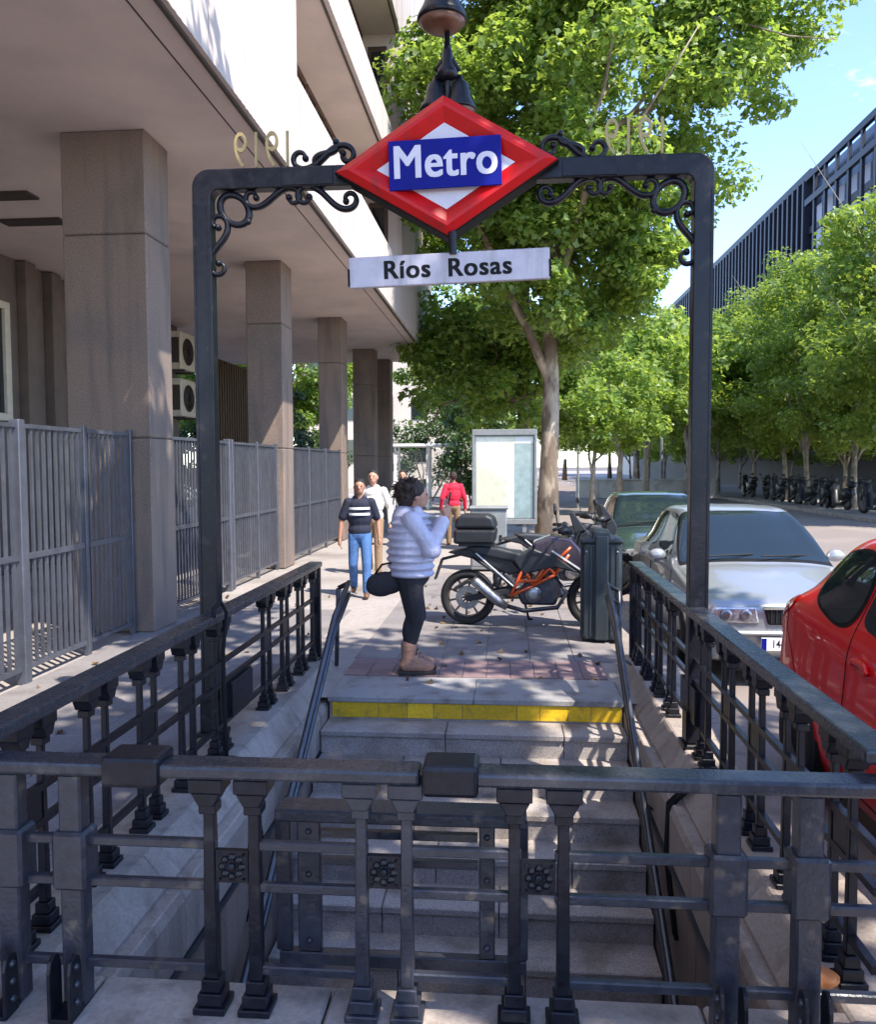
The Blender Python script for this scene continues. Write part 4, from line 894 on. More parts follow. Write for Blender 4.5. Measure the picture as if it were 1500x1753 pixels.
for x in (-0.45, 0.37): MB().box(x, x + 0.08, -0.06, 0.06, 0, 0.549).build('leg', 'grey', t)
t = thing('utility_cabinet', 'small grey roadside utility cabinet behind the top box of the motorcycle', 'cabinet', (-0.32, 13.9, 0))
MB().box(-0.30, 0.30, -0.2, 0.2, 0.02, 1.02).build('case', 'grey', t, bevel=0.02); MB().box(-0.33, 0.33, -0.23, 0.23, 1.021, 1.07).build('lid', 'grey', t, bevel=0.02)
MB().box(-0.27, 0.27, -0.207, -0.201, 0.08, 0.96).build('door', 'grey', t); MB().box(0.18, 0.22, -0.22, -0.208, 0.5, 0.6).build('handle', 'black', t)
t = thing('bus_shelter', 'white framed glass shelter beyond the last granite pillar', 'shelter', (-3.2, 33, 0))
for x in (-1.3, 0, 1.3):
    for y in (0, 1.2): MB().box(x - 0.05, x + 0.05, y - 0.05, y + 0.05, 0, 2.5).build('post', 'whitepaint', t)
MB().box(-1.5, 1.5, -0.2, 1.4, 2.502, 2.62).build('roof', 'whitepaint', t, bevel=0.02)
for x in (-1.25, 0.05): MB().box(x, x + 1.2, 1.19, 1.20, 0.3, 2.4).build('pane', 'glassclear', t)
MB().box(-1.2, 1.2, 0.7, 1.1, 0.42, 0.47).build('bench', 'grey', t)
t = thing('street_sign', 'small white sign on a thin post beyond the trunk of the tree', 'sign', (3.0, 36, 0)); MB().tube([(0, 0, -0.1), (0, 0, 2.6)], 0.05, 8).build('post', 'grey', t)
MB().box(-1.0, -0.02, -0.03, 0.03, 2.0, 2.35).build('panel', 'whitepaint', t)
t = thing('street_lamp', 'thin pale grey lamp post rising among the trees across the road', 'lamp post', (9.4, 52, -0.02)); MB().tube([(0, 0, 0), (0, 0, 9)], [0.10, 0.06], 8).build('pole', 'grey', t); MB().tube([(0, 0, 9), (-0.5, 0, 9.5), (-1.6, 0, 9.6)], 0.04, 6).build('arm', 'grey', t); MB().sph((-1.7, 0, 9.55), (0.4, 0.16, 0.1), 10, 6).build('lamp_head', 'grey', t)
t = thing('low_wall', 'long low pale concrete wall across the far end of the road', 'wall', (7.5, 48, -0.15))
for i in range(6): MB().box(-3.6 + i * 1.3, -2.31 + i * 1.3, 0, 0.35, 0, 1.0).build('wall_block', 'concrete', t, bevel=0.02)
MB().box(-3.65, 4.25, -0.04, 0.39, 1.002, 1.10).build('wall_coping', 'concrete', t, bevel=0.02)

# ================================================================== PEOPLE
def fig(name, label, loc, rz, prims_body, skin, voxel=0.009):
    b = MB()
    for p in prims_body: (b.cap if p[0] == 'c' else b.sph)(*p[1:])
    return tag(b.build(name, skin, None, loc, (0, 0, rz), remesh=voxel), label, 'person')
def cloth(name, m, parent, prims, voxel=0.011):
    b = MB()
    for p in prims: (b.cap if p[0] == 'c' else b.sph)(*p[1:])
    return b.build(name, m, parent, remesh=voxel)
def head(c, s=1.0, yaw=0.0):
    """head facing -y (turned by yaw); c = centre"""
    Rz_ = Matrix.Rotation(yaw, 3, 'Z'); c = Vector(c); q = lambda x, y, z: c + Rz_ @ Vector((x * s, y * s, z * s))
    return [('s', c, (0.078 * s, 0.095 * s, 0.112 * s), 14, 10, Rz_), ('s', q(0, -0.03, -0.06), (0.058 * s, 0.062 * s, 0.058 * s), 12, 8, Rz_), ('c', q(0, -0.088, 0.012), q(0, -0.108, -0.022), 0.010 * s, 0.015 * s),
            ('s', q(0.08, 0.01, -0.01), (0.012 * s, 0.022 * s, 0.032 * s), 8, 6, Rz_), ('s', q(-0.08, 0.01, -0.01), (0.012 * s, 0.022 * s, 0.032 * s), 8, 6, Rz_), ('s', q(0, -0.085, -0.055), (0.026 * s, 0.014 * s, 0.012 * s), 8, 6, Rz_),
            ('s', q(0, -0.07, 0.035), (0.055 * s, 0.026 * s, 0.014 * s), 8, 6, Rz_)]
def face(parent, c, s=1.0, yaw=0.0):
    Rz_ = Matrix.Rotation(yaw, 3, 'Z'); c = Vector(c); b = MB()
    for x in (-0.03, 0.03): b.sph(c + Rz_ @ Vector((x * s, -0.084 * s, 0.008 * s)), (0.013 * s, 0.008 * s, 0.007 * s), 8, 6, Rz_)
    b.build('eyes', 'black', parent)
def hand(wr, d, n, s=1.0, curl=0.4, side=1):
    """palm and five fingers from the wrist along d; n = palm normal"""
    wr, d, n = Vector(wr), Vector(d).normalized(), Vector(n).normalized(); x = d.cross(n).normalized() * side; out = [('c', wr, wr + d * 0.085 * s, 0.026 * s, 0.032 * s), ('c', wr + d * .04 * s + x * 0.02 * s, wr + d * 0.085 * s + x * 0.024 * s, 0.018 * s, 0.016 * s), ('c', wr + d * .04 * s - x * 0.02 * s, wr + d * 0.085 * s - x * 0.024 * s, 0.018 * s, 0.016 * s)]
    for k, ln in ((-1.5, 0.060), (-0.5, 0.078), (0.5, 0.084), (1.5, 0.074)):
        a = wr + d * 0.095 * s + x * k * 0.019 * s; m_ = a + (d * math.cos(curl) + n * math.sin(curl)) * ln * 0.55 * s; e = m_ + (d * math.cos(2 * curl) + n * math.sin(2 * curl)) * ln * 0.45 * s
        out += [('c', a, m_, 0.0095 * s, 0.009 * s, 8), ('c', m_, e, 0.009 * s, 0.008 * s, 8)]
    a = wr + d * 0.025 * s + x * 0.028 * s; m_ = a + (d * 0.7 + x * 0.7).normalized() * 0.045 * s; out += [('c', a, m_, 0.013 * s, 0.011 * s, 8), ('c', m_, m_ + (d * 0.9 + x * 0.2 + n * 0.3).normalized() * 0.035 * s, 0.011 * s, 0.009 * s, 8)]
    return out

# --- woman in the lavender jacket: local -y is her front, arm raised to a phone
wp = (-0.80, 6.93, 0.0)
hd = (0.0, -0.035, 1.50)
bd = head(hd, 0.95, R(0)) + [('c', (0, 0.0, 1.30), (0, -0.02, 1.42), 0.055, 0.05), ('s', (0, 0.01, 1.14), (0.15, 0.11, 0.24)), ('s', (0, 0.015, 0.88), (0.155, 0.12, 0.14)),
     ('c', (0.08, 0.03, 0.84), (0.078, -0.04, 0.46), 0.06, 0.038), ('c', (0.078, -0.04, 0.46), (0.07, 0.03, 0.10), 0.036, 0.028), ('c', (-0.08, 0.03, 0.84), (-0.078, -0.01, 0.46), 0.06, 0.038), ('c', (-0.078, -0.01, 0.46), (-0.07, 0.05, 0.10), 0.036, 0.028),
     ('c', (0.07, 0.02, 0.06), (0.08, -0.11, 0.03), 0.035, 0.028), ('c', (-0.07, 0.05, 0.06), (-0.08, -0.07, 0.03), 0.035, 0.028)]
el, er = (-0.24, -0.13, 1.08), (0.23, -0.14, 1.10)
wl_, wr_ = (-0.11, -0.27, 1.33), (0.10, -0.28, 1.30)
for sh, e, wq in (((-0.165, 0.0, 1.30), el, wl_), ((0.165, 0, 1.30), er, wr_)): bd += [('c', sh, e, 0.05, 0.04), ('c', e, wq, 0.038, 0.026)]
bd += hand(wl_, (0.35, -0.25, 0.75), (0.6, 0.4, -0.2), 0.85, 0.6, 1) + hand(wr_, (-0.35, -0.25, 0.75), (-0.6, 0.4, -0.2), 0.85, 0.6, -1)
wm = fig('person', 'person in a lavender quilted jacket and black leggings standing on the top landing', wp, R(101), bd, 'skin')
face(wm, hd, 0.95)
hb = [('s', (0, 0.005, 1.54), (0.104, 0.115, 0.098)), ('s', (0, 0.06, 1.50), (0.105, 0.09, 0.115)), ('s', (0.0, 0.085, 1.555), (0.062, 0.062, 0.062))]
random.seed(5)
for k in range(44):
    a = random.uniform(0, 2 * math.pi); e = random.uniform(-0.1, 1.2); p = Vector((0.09 * math.cos(a) * math.cos(e), 0.03 + 0.10 * math.sin(a) * math.cos(e), 1.53 + 0.09 * math.sin(e)))
    if p.y > -0.06: hb.append(('s', p, random.uniform(0.022, 0.042), 8, 6))
cloth('hair', 'hair', wm, hb, 0.008)
b = MB()
for k in range(150):      # loose curls standing off the head
    a = random.uniform(0, 2 * math.pi); e = random.uniform(-0.5, 1.4); d = Vector((math.cos(a) * math.cos(e), math.sin(a) * math.cos(e), math.sin(e)))
    if d.y < -0.35 and e < 0.7: continue
    p = Vector((0.105 * d.x, 0.035 + 0.115 * d.y, 1.53 + 0.105 * d.z)); pts = [p]
    for j in range(3): pts.append(pts[-1] + d * 0.013 + Vector((random.uniform(-1, 1), random.uniform(-1, 1), random.uniform(-1, 0.6))) * 0.016)
    b.tube(pts, [0.007, 0.006, 0.004, 0.002], 4)
o_ = b.build('hair_curls', 'hair', wm); o_['kind'] = 'stuff'
jk = []
for i, z in enumerate(np.linspace(0.845, 1.33, 9)):      # quilted tubes of the jacket
    f = i / 8; rx = 0.245 - 0.05 * f * f + 0.015 * math.sin(f * 3.1); ry = 0.20 - 0.035 * f * f + 0.02 * math.sin(f * 3.1)
    jk.append(('s', (0, 0.012 + 0.01 * math.sin(f * 3), z), (rx, ry, 0.043), 22, 8))
jk += [('s', (0, 0.012, 1.08), (0.236, 0.190, 0.29), 18, 12), ('s', (0, 0.075, 1.36), (0.125, 0.085, 0.065)), ('s', (0, 0.105, 1.31), (0.14, 0.075, 0.09)), ('c', (-0.09, -0.03, 1.37), (0.09, -0.03, 1.37), 0.05, 0.05)]
for sh, e, wq in (((-0.175, 0.01, 1.28), el, wl_), ((0.175, 0.01, 1.28), er, wr_)):
    sh, e, wq = Vector(sh), Vector(e), Vector(wq)
    for k in range(5): f = k / 4; p = sh.lerp(e, f); d = (e - sh).normalized(); jk.append(('c', p - d * 0.028, p + d * 0.028, 0.080 - 0.008 * f, 0.080 - 0.008 * f))
    for k in range(4): f = k / 4.2; p = e.lerp(wq, f); d = (wq - e).normalized(); jk.append(('c', p - d * 0.026, p + d * 0.026, 0.070 - 0.016 * f, 0.070 - 0.016 * f))
cloth('jacket', 'jacket', wm, jk, 0.010)
cloth('leggings', 'leggings', wm, [('s', (0, 0.025, 0.84), (0.205, 0.175, 0.14)), ('c', (0.09, 0.03, 0.78), (0.082, -0.045, 0.47), 0.120, 0.078), ('c', (0.082, -0.045, 0.47), (0.072, 0.02, 0.20), 0.076, 0.048), ('c', (-0.09, 0.03, 0.78), (-0.082, -0.01, 0.47), 0.120, 0.078), ('c', (-0.082, -0.01, 0.47), (-0.072, 0.045, 0.20), 0.076, 0.048),
     ('s', (0.078, 0.02, 0.36), (0.055, 0.062, 0.14)), ('s', (-0.078, 0.04, 0.36), (0.055, 0.062, 0.14)), ('c', (0.072, 0.03, 0.22), (0.07, 0.03, 0.15), 0.046, 0.046), ('c', (-0.072, 0.05, 0.22), (-0.07, 0.05, 0.15), 0.046, 0.046)])
for s, y0 in ((1, 0.03), (-1, 0.05)):
    bo = cloth('boot', 'boots', wm, [('c', (s * 0.07, y0 - 0.005, 0.205), (s * 0.07, y0 + 0.005, 0.08), 0.064, 0.062), ('c', (s * 0.07, y0 - 0.005, 0.225), (s * 0.07, y0 - 0.005, 0.235), 0.070, 0.070), ('c', (s * 0.07, y0 + 0.02, 0.075), (s * 0.085, y0 - 0.15, 0.062), 0.060, 0.054), ('c', (s * 0.075, y0 - 0.04, 0.13), (s * 0.08, y0 - 0.10, 0.09), 0.05, 0.05), ('s', (s * 0.082, y0 - 0.15, 0.062), (0.058, 0.075, 0.05))], 0.009)
    for zz, yy in ((0.17, -0.072), (0.14, -0.095), (0.11, -0.125)): MB().tube([(s * 0.075 - 0.035, y0 + yy + 0.012, zz), (s * 0.075, y0 + yy - 0.004, zz + 0.006), (s * 0.075 + 0.035, y0 + yy + 0.012, zz)], 0.006, 5).build('lace', 'sole', bo)
    MB().prism([(s * 0.07 - 0.058, y0 + 0.085), (s * 0.07 + 0.058, y0 + 0.085), (s * 0.085 + 0.062, y0 - 0.13), (s * 0.085 + 0.036, y0 - 0.235), (s * 0.085 - 0.036, y0 - 0.235), (s * 0.085 - 0.062, y0 - 0.13)], 0.001, 0.030, 'z').build('sole', 'sole', bo, bevel=0.006)
ph = thing('phone', 'dark phone held up in front of the face of the person in lavender', 'phone', (wp[0] + 0.30, wp[1] + 0.06, 1.455), R(101)); MB().box(-0.037, 0.037, -0.005, 0.005, -0.075, 0.075).build('case', 'black', ph, rot=(R(12), 0, 0), bevel=0.004); MB().box(-0.034, 0.034, 0.0052, 0.006, -0.07, 0.07).build('screen', 'glassdark', ph, rot=(R(12), 0, 0))
bg_ = thing('shoulder_bag', 'black soft bag hanging behind the hip of the person in lavender', 'bag', (wp[0] - 0.22, wp[1] - 0.10, 0.77), R(101))
cloth('bag_body', 'leggings', bg_, [('s', (0, 0, 0), (0.06, 0.165, 0.10), 16, 10), ('s', (0, 0.04, -0.03), (0.055, 0.13, 0.085), 14, 8), ('s', (0, -0.06, 0.02), (0.055, 0.12, 0.075), 14, 8)], 0.010); MB().tube([(0, 0.10, 0.06), (-0.03, 0.03, 0.16), (-0.04, -0.12, 0.19), (-0.03, -0.2, 0.17)], 0.010, 6).build('strap', 'black', bg_, smooth=True)

# --- people walking towards the camera
def walker(label, loc, rz, s, top, bottom, shoes, skin, hairm, stripes=False, step=0.16, name='person', longsleeve=False):
    q = lambda x, y, z: (x * s, y * s, z * s); H_ = (0, -0.02 * s, 1.63 * s)
    la, ra = (0.10, -step * 0.9, 0.07), (-0.10, step * 1.1, 0.12)
    lk, rk = (0.10, -step * 0.75, 0.50), (-0.10, step * 0.05 - 0.03, 0.49)
    le, re = (0.27, 0.06, 1.12), (-0.27, 0.0, 1.12); lw, rw = (0.29, -0.02, 0.88), (-0.29, -0.06, 0.88)
    bd = head(H_, s) + [('c', q(0, 0, 1.40), q(0, -0.01, 1.54), 0.06 * s, 0.055 * s), ('s', q(0, 0, 1.22), (0.155 * s, 0.10 * s, 0.22 * s)), ('s', q(0, 0, 0.97), (0.145 * s, 0.10 * s, 0.12 * s))]
    for sh, e, wq in (((0.18, 0, 1.40), le, lw), ((-0.18, 0, 1.40), re, rw)): bd += [('c', q(*sh), q(*e), 0.052 * s, 0.042 * s), ('c', q(*e), q(*wq), 0.042 * s, 0.028 * s)]
    for hp, k, a in (((0.09, 0, 0.92), lk, la), ((-0.09, 0, 0.92), rk, ra)): bd += [('c', q(*hp), q(*k), 0.075 * s, 0.05 * s), ('c', q(*k), q(*a), 0.05 * s, 0.035 * s), ('c', q(*a), q(a[0], a[1] - 0.1, a[2] - 0.03), 0.03 * s, 0.025 * s)]
    bd += hand(q(*lw), (0.02, -0.12, -1), (-1, 0, 0), s, 0.35, 1) + hand(q(*rw), (-0.02, -0.12, -1), (1, 0, 0), s, 0.35, -1)
    o = fig(name, label, loc, rz, bd, skin); face(o, H_, s)
    cloth('hair', hairm, o, [('s', q(0, 0.010, 1.70), (0.084 * s, 0.100 * s, 0.062 * s)), ('s', q(0, 0.045, 1.65), (0.088 * s, 0.078 * s, 0.10 * s))], 0.009)
    tp = [('s', q(0, 0, 1.36), (0.19 * s, 0.115 * s, 0.11 * s)), ('s', q(0, 0, 1.2), (0.19 * s, 0.13 * s, 0.22 * s)), ('s', q(0, 0, 0.99), (0.178 * s, 0.13 * s, 0.12 * s)), ('c', q(-0.06, 0, 1.45), q(0.06, 0, 1.45), 0.06 * s, 0.06 * s)]
    for sh, e, wq in (((0.17, 0, 1.40), le, lw), ((-0.17, 0, 1.40), re, rw)):
        m_ = tuple(Vector(sh).lerp(Vector(e), 0.75)); tp.append(('c', q(*sh), q(*m_), 0.075 * s, 0.070 * s))
        if longsleeve: tp += [('c', q(*m_), q(*e), 0.07 * s, 0.06 * s), ('c', q(*e), q(*wq), 0.056 * s, 0.046 * s)]
    sh_ = cloth('shirt', top, o, tp)
    if stripes:
        for z in (1.30, 1.215):
            b = MB(); n = 12; vs = []; fs = []
            for i in range(n + 1):
                a = R(-150 + 120 * i / n)
                for zz in (z, z + 0.035): vs.append((0.178 * s * math.cos(a), 0.148 * s * math.sin(a), zz * s))
            for i in range(n): fs.append((2 * i, 2 * i + 2, 2 * i + 3, 2 * i + 1))
            b.add(vs, fs); b.build('chest_stripe', 'whitepaint', sh_, smooth=True)
    tr = [('s', q(0, 0, 0.93), (0.165 * s, 0.12 * s, 0.13 * s))]
    for hp, k, a in (((0.085, 0, 0.90), lk, la), ((-0.085, 0, 0.90), rk, ra)):
        a2 = tuple(Vector(k).lerp(Vector(a), 0.93)); tr += [('c', q(*hp), q(*k), 0.098 * s, 0.074 * s), ('c', q(*k), q(*a2), 0.074 * s, 0.062 * s)]
    cloth('trousers', bottom, o, tr)
    for a in (la, ra):
        cloth('shoe', shoes, o, [('c', q(a[0], a[1] + 0.03, a[2] - 0.015), q(a[0], a[1] - 0.13, a[2] - 0.03), 0.05 * s, 0.04 * s), ('s', q(a[0], a[1] - 0.12, a[2] - 0.028), (0.045 * s, 0.06 * s, 0.032 * s))], 0.010)
    return o
walker('person in a dark striped t-shirt and blue jeans walking beside the pillars', (-1.98, 10.95, -0.005), R(8), 0.905, 'navy', 'jeans', 'shoebrown', 'skin2', 'hairblack', stripes=True)
walker('person in a cream shirt half hidden behind the one in jeans', (-2.16, 13.2, -0.012), R(-5), 0.97, 'offwhite', 'khaki', 'shoebrown', 'skin', 'hairblack', step=0.1, longsleeve=True)
walker('person in a bright red top far off beside the poster case', (-1.20, 18.2, -0.012), R(190), 0.93, 'redcloth', 'khaki', 'shoebrown', 'skin', 'hair', step=0.1, longsleeve=True)
walker('person in white mostly hidden behind the head of the one in lavender', (-2.30, 18.0, -0.012), R(5), 0.95, 'offwhite', 'jeans', 'shoebrown', 'skin', 'hair', step=0.12, longsleeve=True)

# ================================================================== TREES
rng = np.random.default_rng(11)
LEAF = np.array([(0, 0, 0), (0.46, 0.34, 0.05), (0.20, 0.52, 0.02), (0, 1.0, -0.06), (-0.20, 0.52, 0.02), (-0.46, 0.34, 0.05)])
def leaf_mesh(name, centers, radii, n, size, m, flat=0.5):
    """n leaves spread over clumps; every leaf is a small lobed, folded blade"""
    k = rng.integers(0, len(centers), n); C = np.asarray(centers)[k]; Rr = np.asarray(radii)[k]
    d = rng.normal(size=(n, 3)); d /= np.linalg.norm(d, axis=1)[:, None]; r = rng.random(n) ** 0.42
    p = C + d * (r * Rr)[:, None] * np.array([1, 1, 0.72])
    nr = rng.normal(size=(n, 3)) * flat + d * 0.45 + np.array([0, 0, 0.65]); nr /= np.linalg.norm(nr, axis=1)[:, None]
    a = rng.normal(size=(n, 3)); a -= nr * (a * nr).sum(1)[:, None]; a /= np.linalg.norm(a, axis=1)[:, None]; b = np.cross(nr, a)
    s = size * rng.uniform(0.45, 1.35, n)
    V = p[:, None, :] + (LEAF[None, :, 0, None] * b[:, None, :] + (LEAF[None, :, 1, None] - 0.4) * a[:, None, :] + LEAF[None, :, 2, None] * nr[:, None, :]) * s[:, None, None]
    V = V.reshape(-1, 3); base = (np.arange(n) * 6)[:, None, None]; F = (base + np.array([[0, 1, 2, 3], [0, 3, 4, 5]])[None]).reshape(-1, 4)
    me = bpy.data.meshes.new(name); me.vertices.add(len(V)); me.vertices.foreach_set('co', V.astype(np.float32).ravel())
    me.loops.add(F.size); me.loops.foreach_set('vertex_index', F.astype(np.int32).ravel()); me.polygons.add(len(F))
    me.polygons.foreach_set('loop_start', np.arange(0, F.size, 4, dtype=np.int32)); me.polygons.foreach_set('loop_total', np.full(len(F), 4, dtype=np.int32))
    me.update(calc_edges=True); me.materials.append(M[m]); return me
def clumps(blobs, n, rmin, rmax):
    """clump centres over the outer part of a set of ellipsoids (c, r)"""
    out = []; rad = []; wts = np.array([b[1][0] * b[1][2] for b in blobs]); wts = wts / wts.sum()
    for i in range(n):
        c, r = blobs[rng.choice(len(blobs), p=wts)]; d = rng.normal(size=3); d /= np.linalg.norm(d)
        out.append(np.array(c) + d * np.array(r) * rng.uniform(0.45, 1.0)); rad.append(rng.uniform(rmin, rmax))
    return out, rad
def wiggle(p, q, n, amp):
    p, q = np.array(p, float), np.array(q, float); pts = [p + (q - p) * i / n + (rng.normal(size=3) * amp * math.sin(math.pi * i / n)) for i in range(n + 1)]; return [tuple(a) for a in pts]
def tree_parts(trunk, r0, r1, blobs, nclump, rc, nleaf, leaf, lm, bark, limbs=9, fork=0.45):
    """returns meshes (trunk, limb list, crown) in local coordinates"""
    N = len(trunk); rr = [r0 + (r1 - r0) * (i / (N - 1)) ** 0.8 for i in range(N)]; rr[0] *= 1.25
    tm = MB().tube(trunk, rr, 12).mesh('trunk', True); tm.materials.append(M[bark])
    cs, rs = clumps(blobs, nclump, *rc); lms = []; ids = rng.choice(len(cs), limbs, replace=False)
    for k in ids:
        f = rng.uniform(fork, 0.97); i = min(int(f * (N - 1)), N - 2); g = f * (N - 1) - i; st_ = np.array(trunk[i]) * (1 - g) + np.array(trunk[i + 1]) * g; rad = rr[i] * 0.62
        pts = wiggle(st_, cs[k], 6, 0.16); b = MB().tube(pts, [rad * (1 - 0.82 * j / 6) for j in range(7)], 8)
        for t_ in range(2):
            j = rng.integers(2, 5); e = np.array(pts[-1]) + rng.normal(size=3) * 1.0; b.tube(wiggle(pts[j], e, 4, 0.1), [rad * 0.4 * (1 - 0.8 * q / 4) for q in range(5)], 6)
        m_ = b.mesh('limb', True); m_.materials.append(M[bark]); lms.append(m_)
    return tm, lms, leaf_mesh('crown', cs, rs, nleaf, leaf, lm)
def tree(name, label, parts, loc, rz=0, sc=1.0, group=None):
    t = thing(name, label, 'tree', loc, rz, group); t.scale = (sc, sc, sc)
    link('trunk', parts[0], t)
    for l in parts[1]: link('limb', l, t)
    c = link('crown', parts[2], t); c['kind'] = 'stuff'; return t
# the big plane tree behind the sign
big = tree_parts([(0, 0, -0.05), (0.03, 0, 1.5), (0.08, 0.05, 3.2), (0.05, 0.0, 5.0), (0.16, 0.1, 7.0), (0.22, 0, 9.0), (0.45, 0.1, 11.5), (0.6, 0, 14)], 0.25, 0.10,
    [((1.0, 0, 10.2), (4.0, 3.8, 4.1)), ((0.6, 0, 6.4), (2.5, 2.4, 2.2)), ((4.2, -0.5, 12.2), (2.2, 2.3, 2.0)), ((-1.0, -0.6, 9.6), (2.3, 2.4, 4.2)), ((0.2, -1.2, 12.5), (3.0, 2.0, 2.6))], 320, (0.45, 0.95), 110000, 0.165, 'leaf', 'bark', 13, 0.3)
tree('plane_tree', 'tall plane tree with mottled pale bark rising behind the diamond sign', big, (0.92, 19.6, 0), group='plane trees along the pavement')
mid = tree_parts([(0, 0, -0.05), (-0.05, 0, 2), (-0.10, 0, 4), (-0.02, 0, 6), (0, 0, 9)], 0.24, 0.09, [((-0.6, 0, 7.2), (3.6, 3.2, 3.6)), ((-0.8, 0, 4.6), (2.6, 2.4, 1.8))], 90, (0.55, 1.0), 24000, 0.20, 'leaf', 'bark_dark', 9, 0.3)
tree('plane_tree', 'brown trunked plane tree standing just beyond the poster case', mid, (0.52, 24.6, 0), group='plane trees along the pavement')
tree('plane_tree', 'leafy plane tree seen between the second and third granite pillars', mid, (-9.5, 38, 0), R(40), 0.95, group='plane trees along the pavement')
tree('plane_tree', 'leafy plane tree seen behind the air conditioners', mid, (-13.5, 33, 0), R(200), 0.95, group='plane trees along the pavement')
for lb, x, y, k in (('leftmost of the far trees closing the end of the road', 1.5, 96, 40), ('middle one of the far trees closing the end of the road', 7.0, 104, 160), ('rightmost of the far trees closing the end of the road', 13.5, 112, 280), ('far tree half hidden behind the trunk of the big plane tree', 3.6, 72, 100)): tree('plane_tree', lb, mid, (x, y, -0.1), R(k), 1.15, group='far trees')
tree('plane_tree', 'dark leafy plane tree rising behind the glass shelter', mid, (-2.4, 40, 0), R(120), 1.0, group='plane trees along the pavement')
# plane tree just behind the viewer: its crown shades the stairs, as the dappled light on them shows
shade = tree_parts([(0, 0, -0.05), (0.03, 0, 2), (0.0, 0, 4.5), (0.1, 0.1, 7), (0.1, 0, 10)], 0.28, 0.10, [((3.2, 0.6, 8.8), (2.9, 4.2, 2.1)), ((1.2, -0.6, 8.4), (2.4, 2.6, 1.7)), ((-0.5, 3.9, 8.8), (1.4, 1.4, 1.0))], 105, (0.45, 0.8), 10500, 0.24, 'leaf', 'bark', 9, 0.4)
tree('plane_tree', 'plane tree beside the viewer whose crown casts the dappled shade on the stairs', shade, (1.15, 0.9, 0), group='plane trees along the pavement')
low = tree_parts([(0, 0, -0.05), (0.02, 0, 1.2), (0.1, 0, 2.4), (0.1, 0, 4.6)], 0.12, 0.05, [((0, 0, 4.1), (2.7, 2.4, 1.7)), ((1.0, 0, 3.4), (2.2, 1.8, 1.2))], 60, (0.45, 0.8), 9000, 0.22, 'leaf', 'bark_pale', 7, 0.3)
tree('street_tree', 'low bright green tree overhanging the road right of the trunk', low, (3.2, 32, 0))
tree('street_tree', 'low bright green tree farther along the road, left of the portal post', low, (7.0, 43, -0.1), R(70), 1.55)
for lb, x, y, k, q in (('bright green tree over the road between the trunk and the portal post', 5.0, 38, 20, 1.35), ('bright green tree far along the road, just left of the portal post', 8.2, 54, 130, 1.95), ('bright green tree far along the road, directly behind the portal post', 10.0, 47, 250, 1.75)): tree('street_tree', lb, low, (x, y, -0.1), R(k), q)
# the row across the road
va = [tree_parts([(0, 0, -0.05), (0.1 * s, 0.05, 1.8), (0.25 * s, 0, 3.4), (0.1 * s, 0, 6), (0, 0, 10)], 0.15, 0.06, [((0, 0, 8.2), (3.3, 3.2, 4.8)), ((0, 0, 4.6), (3.5, 3.2, 2.3))], 110, (0.6, 1.0), 20000, 0.21, 'leaf2', 'bark_pale', 8, 0.25) for s in (1, -1, 0.5)]
ry = [26.0, 29.6, 34.2, 38.0, 42.5, 47.5, 53, 59, 66, 74, 83, 93]
for i, y in enumerate(ry):
    tree('street_tree', ORD[i] + ' pale trunked tree in the row across the road, counted from the right', va[i % 3], (13.4 + rng.uniform(-0.4, 0.6), y, -0.02), rng.uniform(0, 6.28), rng.uniform(0.84, 0.92) if i > 1 else (0.80, 1.0)[i], 'trees across the road')
for i, y in enumerate((29, 35.5, 43, 51, 62, 78)):
    tree('street_tree', ORD[i] + ' tree from the right in the back row across the road', va[(i + 1) % 3], (16.8, y, -0.02), rng.uniform(0, 6.28), rng.uniform(0.68, 0.76), 'second row of trees across the road')
# shrubs beyond the colonnade and at the foot of the glass building
def shrub(label, loc, r, n, group):
    cs, rs = clumps([((0, 0, r[2]), r)], 40, 0.35, 0.7); t = thing('shrub', label, 'shrub', loc, 0, group); c = link('foliage', leaf_mesh('foliage', cs, rs, n, 0.16, 'leaf3'), t); c['kind'] = 'stuff'
    b = MB()
    for k in range(5): b.tube(wiggle((rng.uniform(-.3, .3), 0, -0.05), cs[k], 4, 0.1), [0.05, 0.04, 0.03, 0.02, 0.01], 6)
    b.build('stems', 'bark_dark', t)
shrub('dark leafy shrub seen between the second and third pillars', (-8.6, 31, 0), (2.4, 1.6, 2.3), 5000, 'shrubs beyond the colonnade')
shrub('dark shrub seen below the air conditioners', (-12.0, 29.5, 0), (2.6, 1.6, 1.9), 5000, 'shrubs beyond the colonnade')
shrub('tall dark shrub between the glass shelter and the poster case', (-1.5, 32.5, 0), (1.5, 1.1, 2.5), 5000, 'shrubs beyond the colonnade')
shrub('dark shrub behind the glass shelter, right of the last pillar', (-3.6, 36.5, 0), (2.6, 1.4, 2.0), 5000, 'shrubs beyond the colonnade')

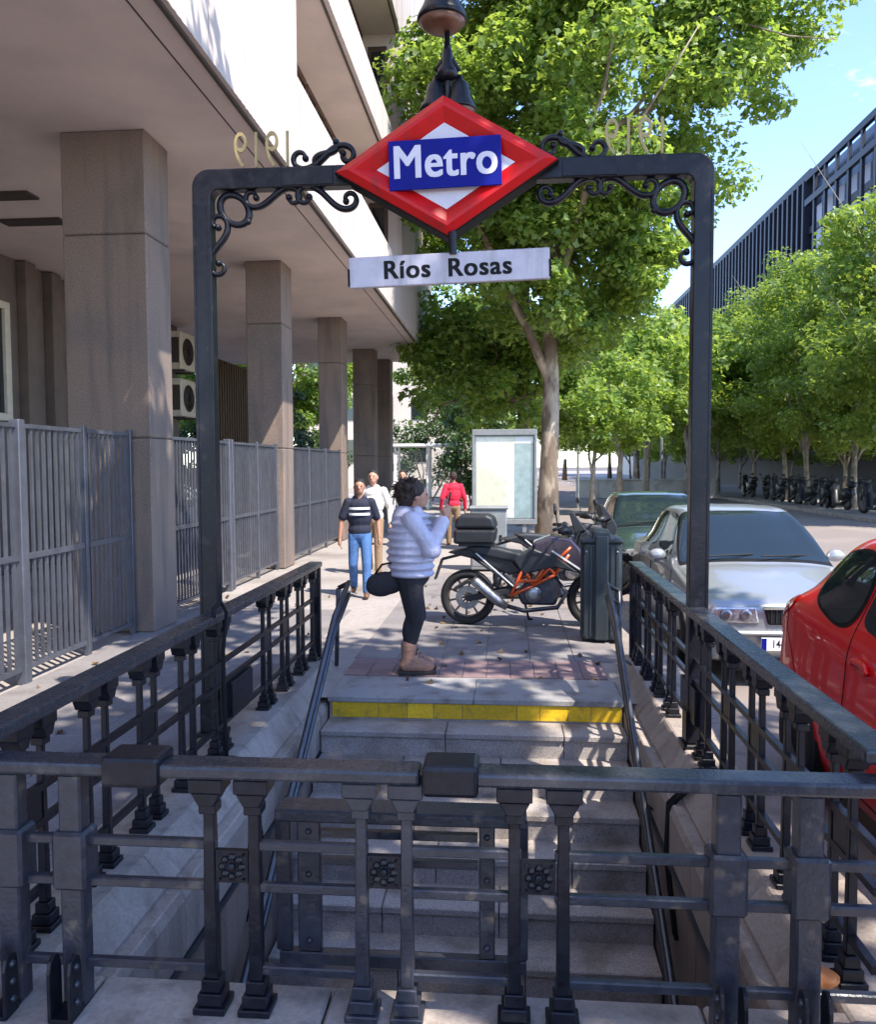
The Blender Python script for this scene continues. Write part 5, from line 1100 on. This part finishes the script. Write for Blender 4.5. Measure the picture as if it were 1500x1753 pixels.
# dry leaves fallen on the paving
n_ = 150; q_ = rng.random((n_, 2)); P_ = np.where(rng.random(n_)[:, None] < 0.5, np.c_[-3.8 + 1.8 * q_[:, 0], 3 + 8 * q_[:, 1]], np.c_[-1.3 + 2.1 * q_[:, 0], 6.3 + 6 * q_[:, 1]])
lm_ = leaf_mesh('fallen_leaves', [(a, b_, 0.012) for a, b_ in P_], [0.006] * n_, n_, 0.07, 'dryleaf', 0.25)
fo = link('fallen_leaves', lm_); fo['kind'] = 'stuff'; fo['label'] = 'scattered dry brown leaves on the pavement'; fo['category'] = 'leaves'

# ================================================================== FAR BUILDINGS
t = thing('glass_building', 'dark glass office block with vertical fins above the trees on the right', 'building', (22, 40, 0)); Z = 22.8
MB().box(0.6, 25, 0, 85, 4.2, Z).build('glass_wall', 'towerglass', t)
MB().box(-3.0, 24, -4, 85, -0.02, 4.1).build('podium', 'podium', t)
MB().box(0.0, 25, 24, 85.2, Z + 0.01, Z + 0.55).build('parapet', 'towerframe', t)
for y in np.arange(25, 85, 1.15): MB().box(-0.10, 0.598, y, y + 0.34, 4.2, Z).build('fin', 'towerframe', t)
for z in (8, 11.6, 15.2, 18.8): MB().box(0.3, 0.597, 0, 85, z, z + 0.5).build('floor_band', 'towerframe', t)
for z in (Z - 0.45, Z - 2.2): MB().box(-0.35, -0.05, 0, 24, z, z + 0.45).build('roof_frame', 'towerframe', t)
for y in np.arange(0.2, 24, 2.0): MB().box(-0.30, -0.10, y, y + 0.28, 4.2, Z - 0.46).build('frame_post', 'towerframe', t)
for y in np.arange(0.6, 24, 2.0): MB().box(0.40, 0.598, y, y + 1.6, 4.3, Z - 2.3).build('pale_panel', 'towerpanel', t)
t = thing('far_building', 'beige building peeping over the trees at the end of the road', 'building', (21, 132, 0))
MB().box(0, 16, 0, 30, 0, 22).build('wall', 'farwall', t); MB().box(-0.4, 16.4, -0.4, 30, 22.01, 22.6).build('cornice', 'farwall', t)
for z in (6, 9.5, 13, 16.5): 
    for y in range(2, 28, 4): MB().box(-0.06, -0.002, y, y + 1.5, z, z + 2).build('window', 'glassdark', t)
t = thing('far_building', 'sunlit cream building beyond the end of the colonnade', 'building', (-16, 62, 0))
MB().box(0, 15.5, 0, 12, 0, 11).build('wall', 'farwall', t); MB().box(-0.3, 15.8, -0.3, 12, 11.01, 11.5).build('cornice', 'farwall', t)
for z in (2.0, 5.2, 8.2):
    for x in np.arange(1, 15, 2.6): MB().box(x, x + 1.2, -0.06, -0.002, z, z + 1.7).build('window', 'glassdark', t)
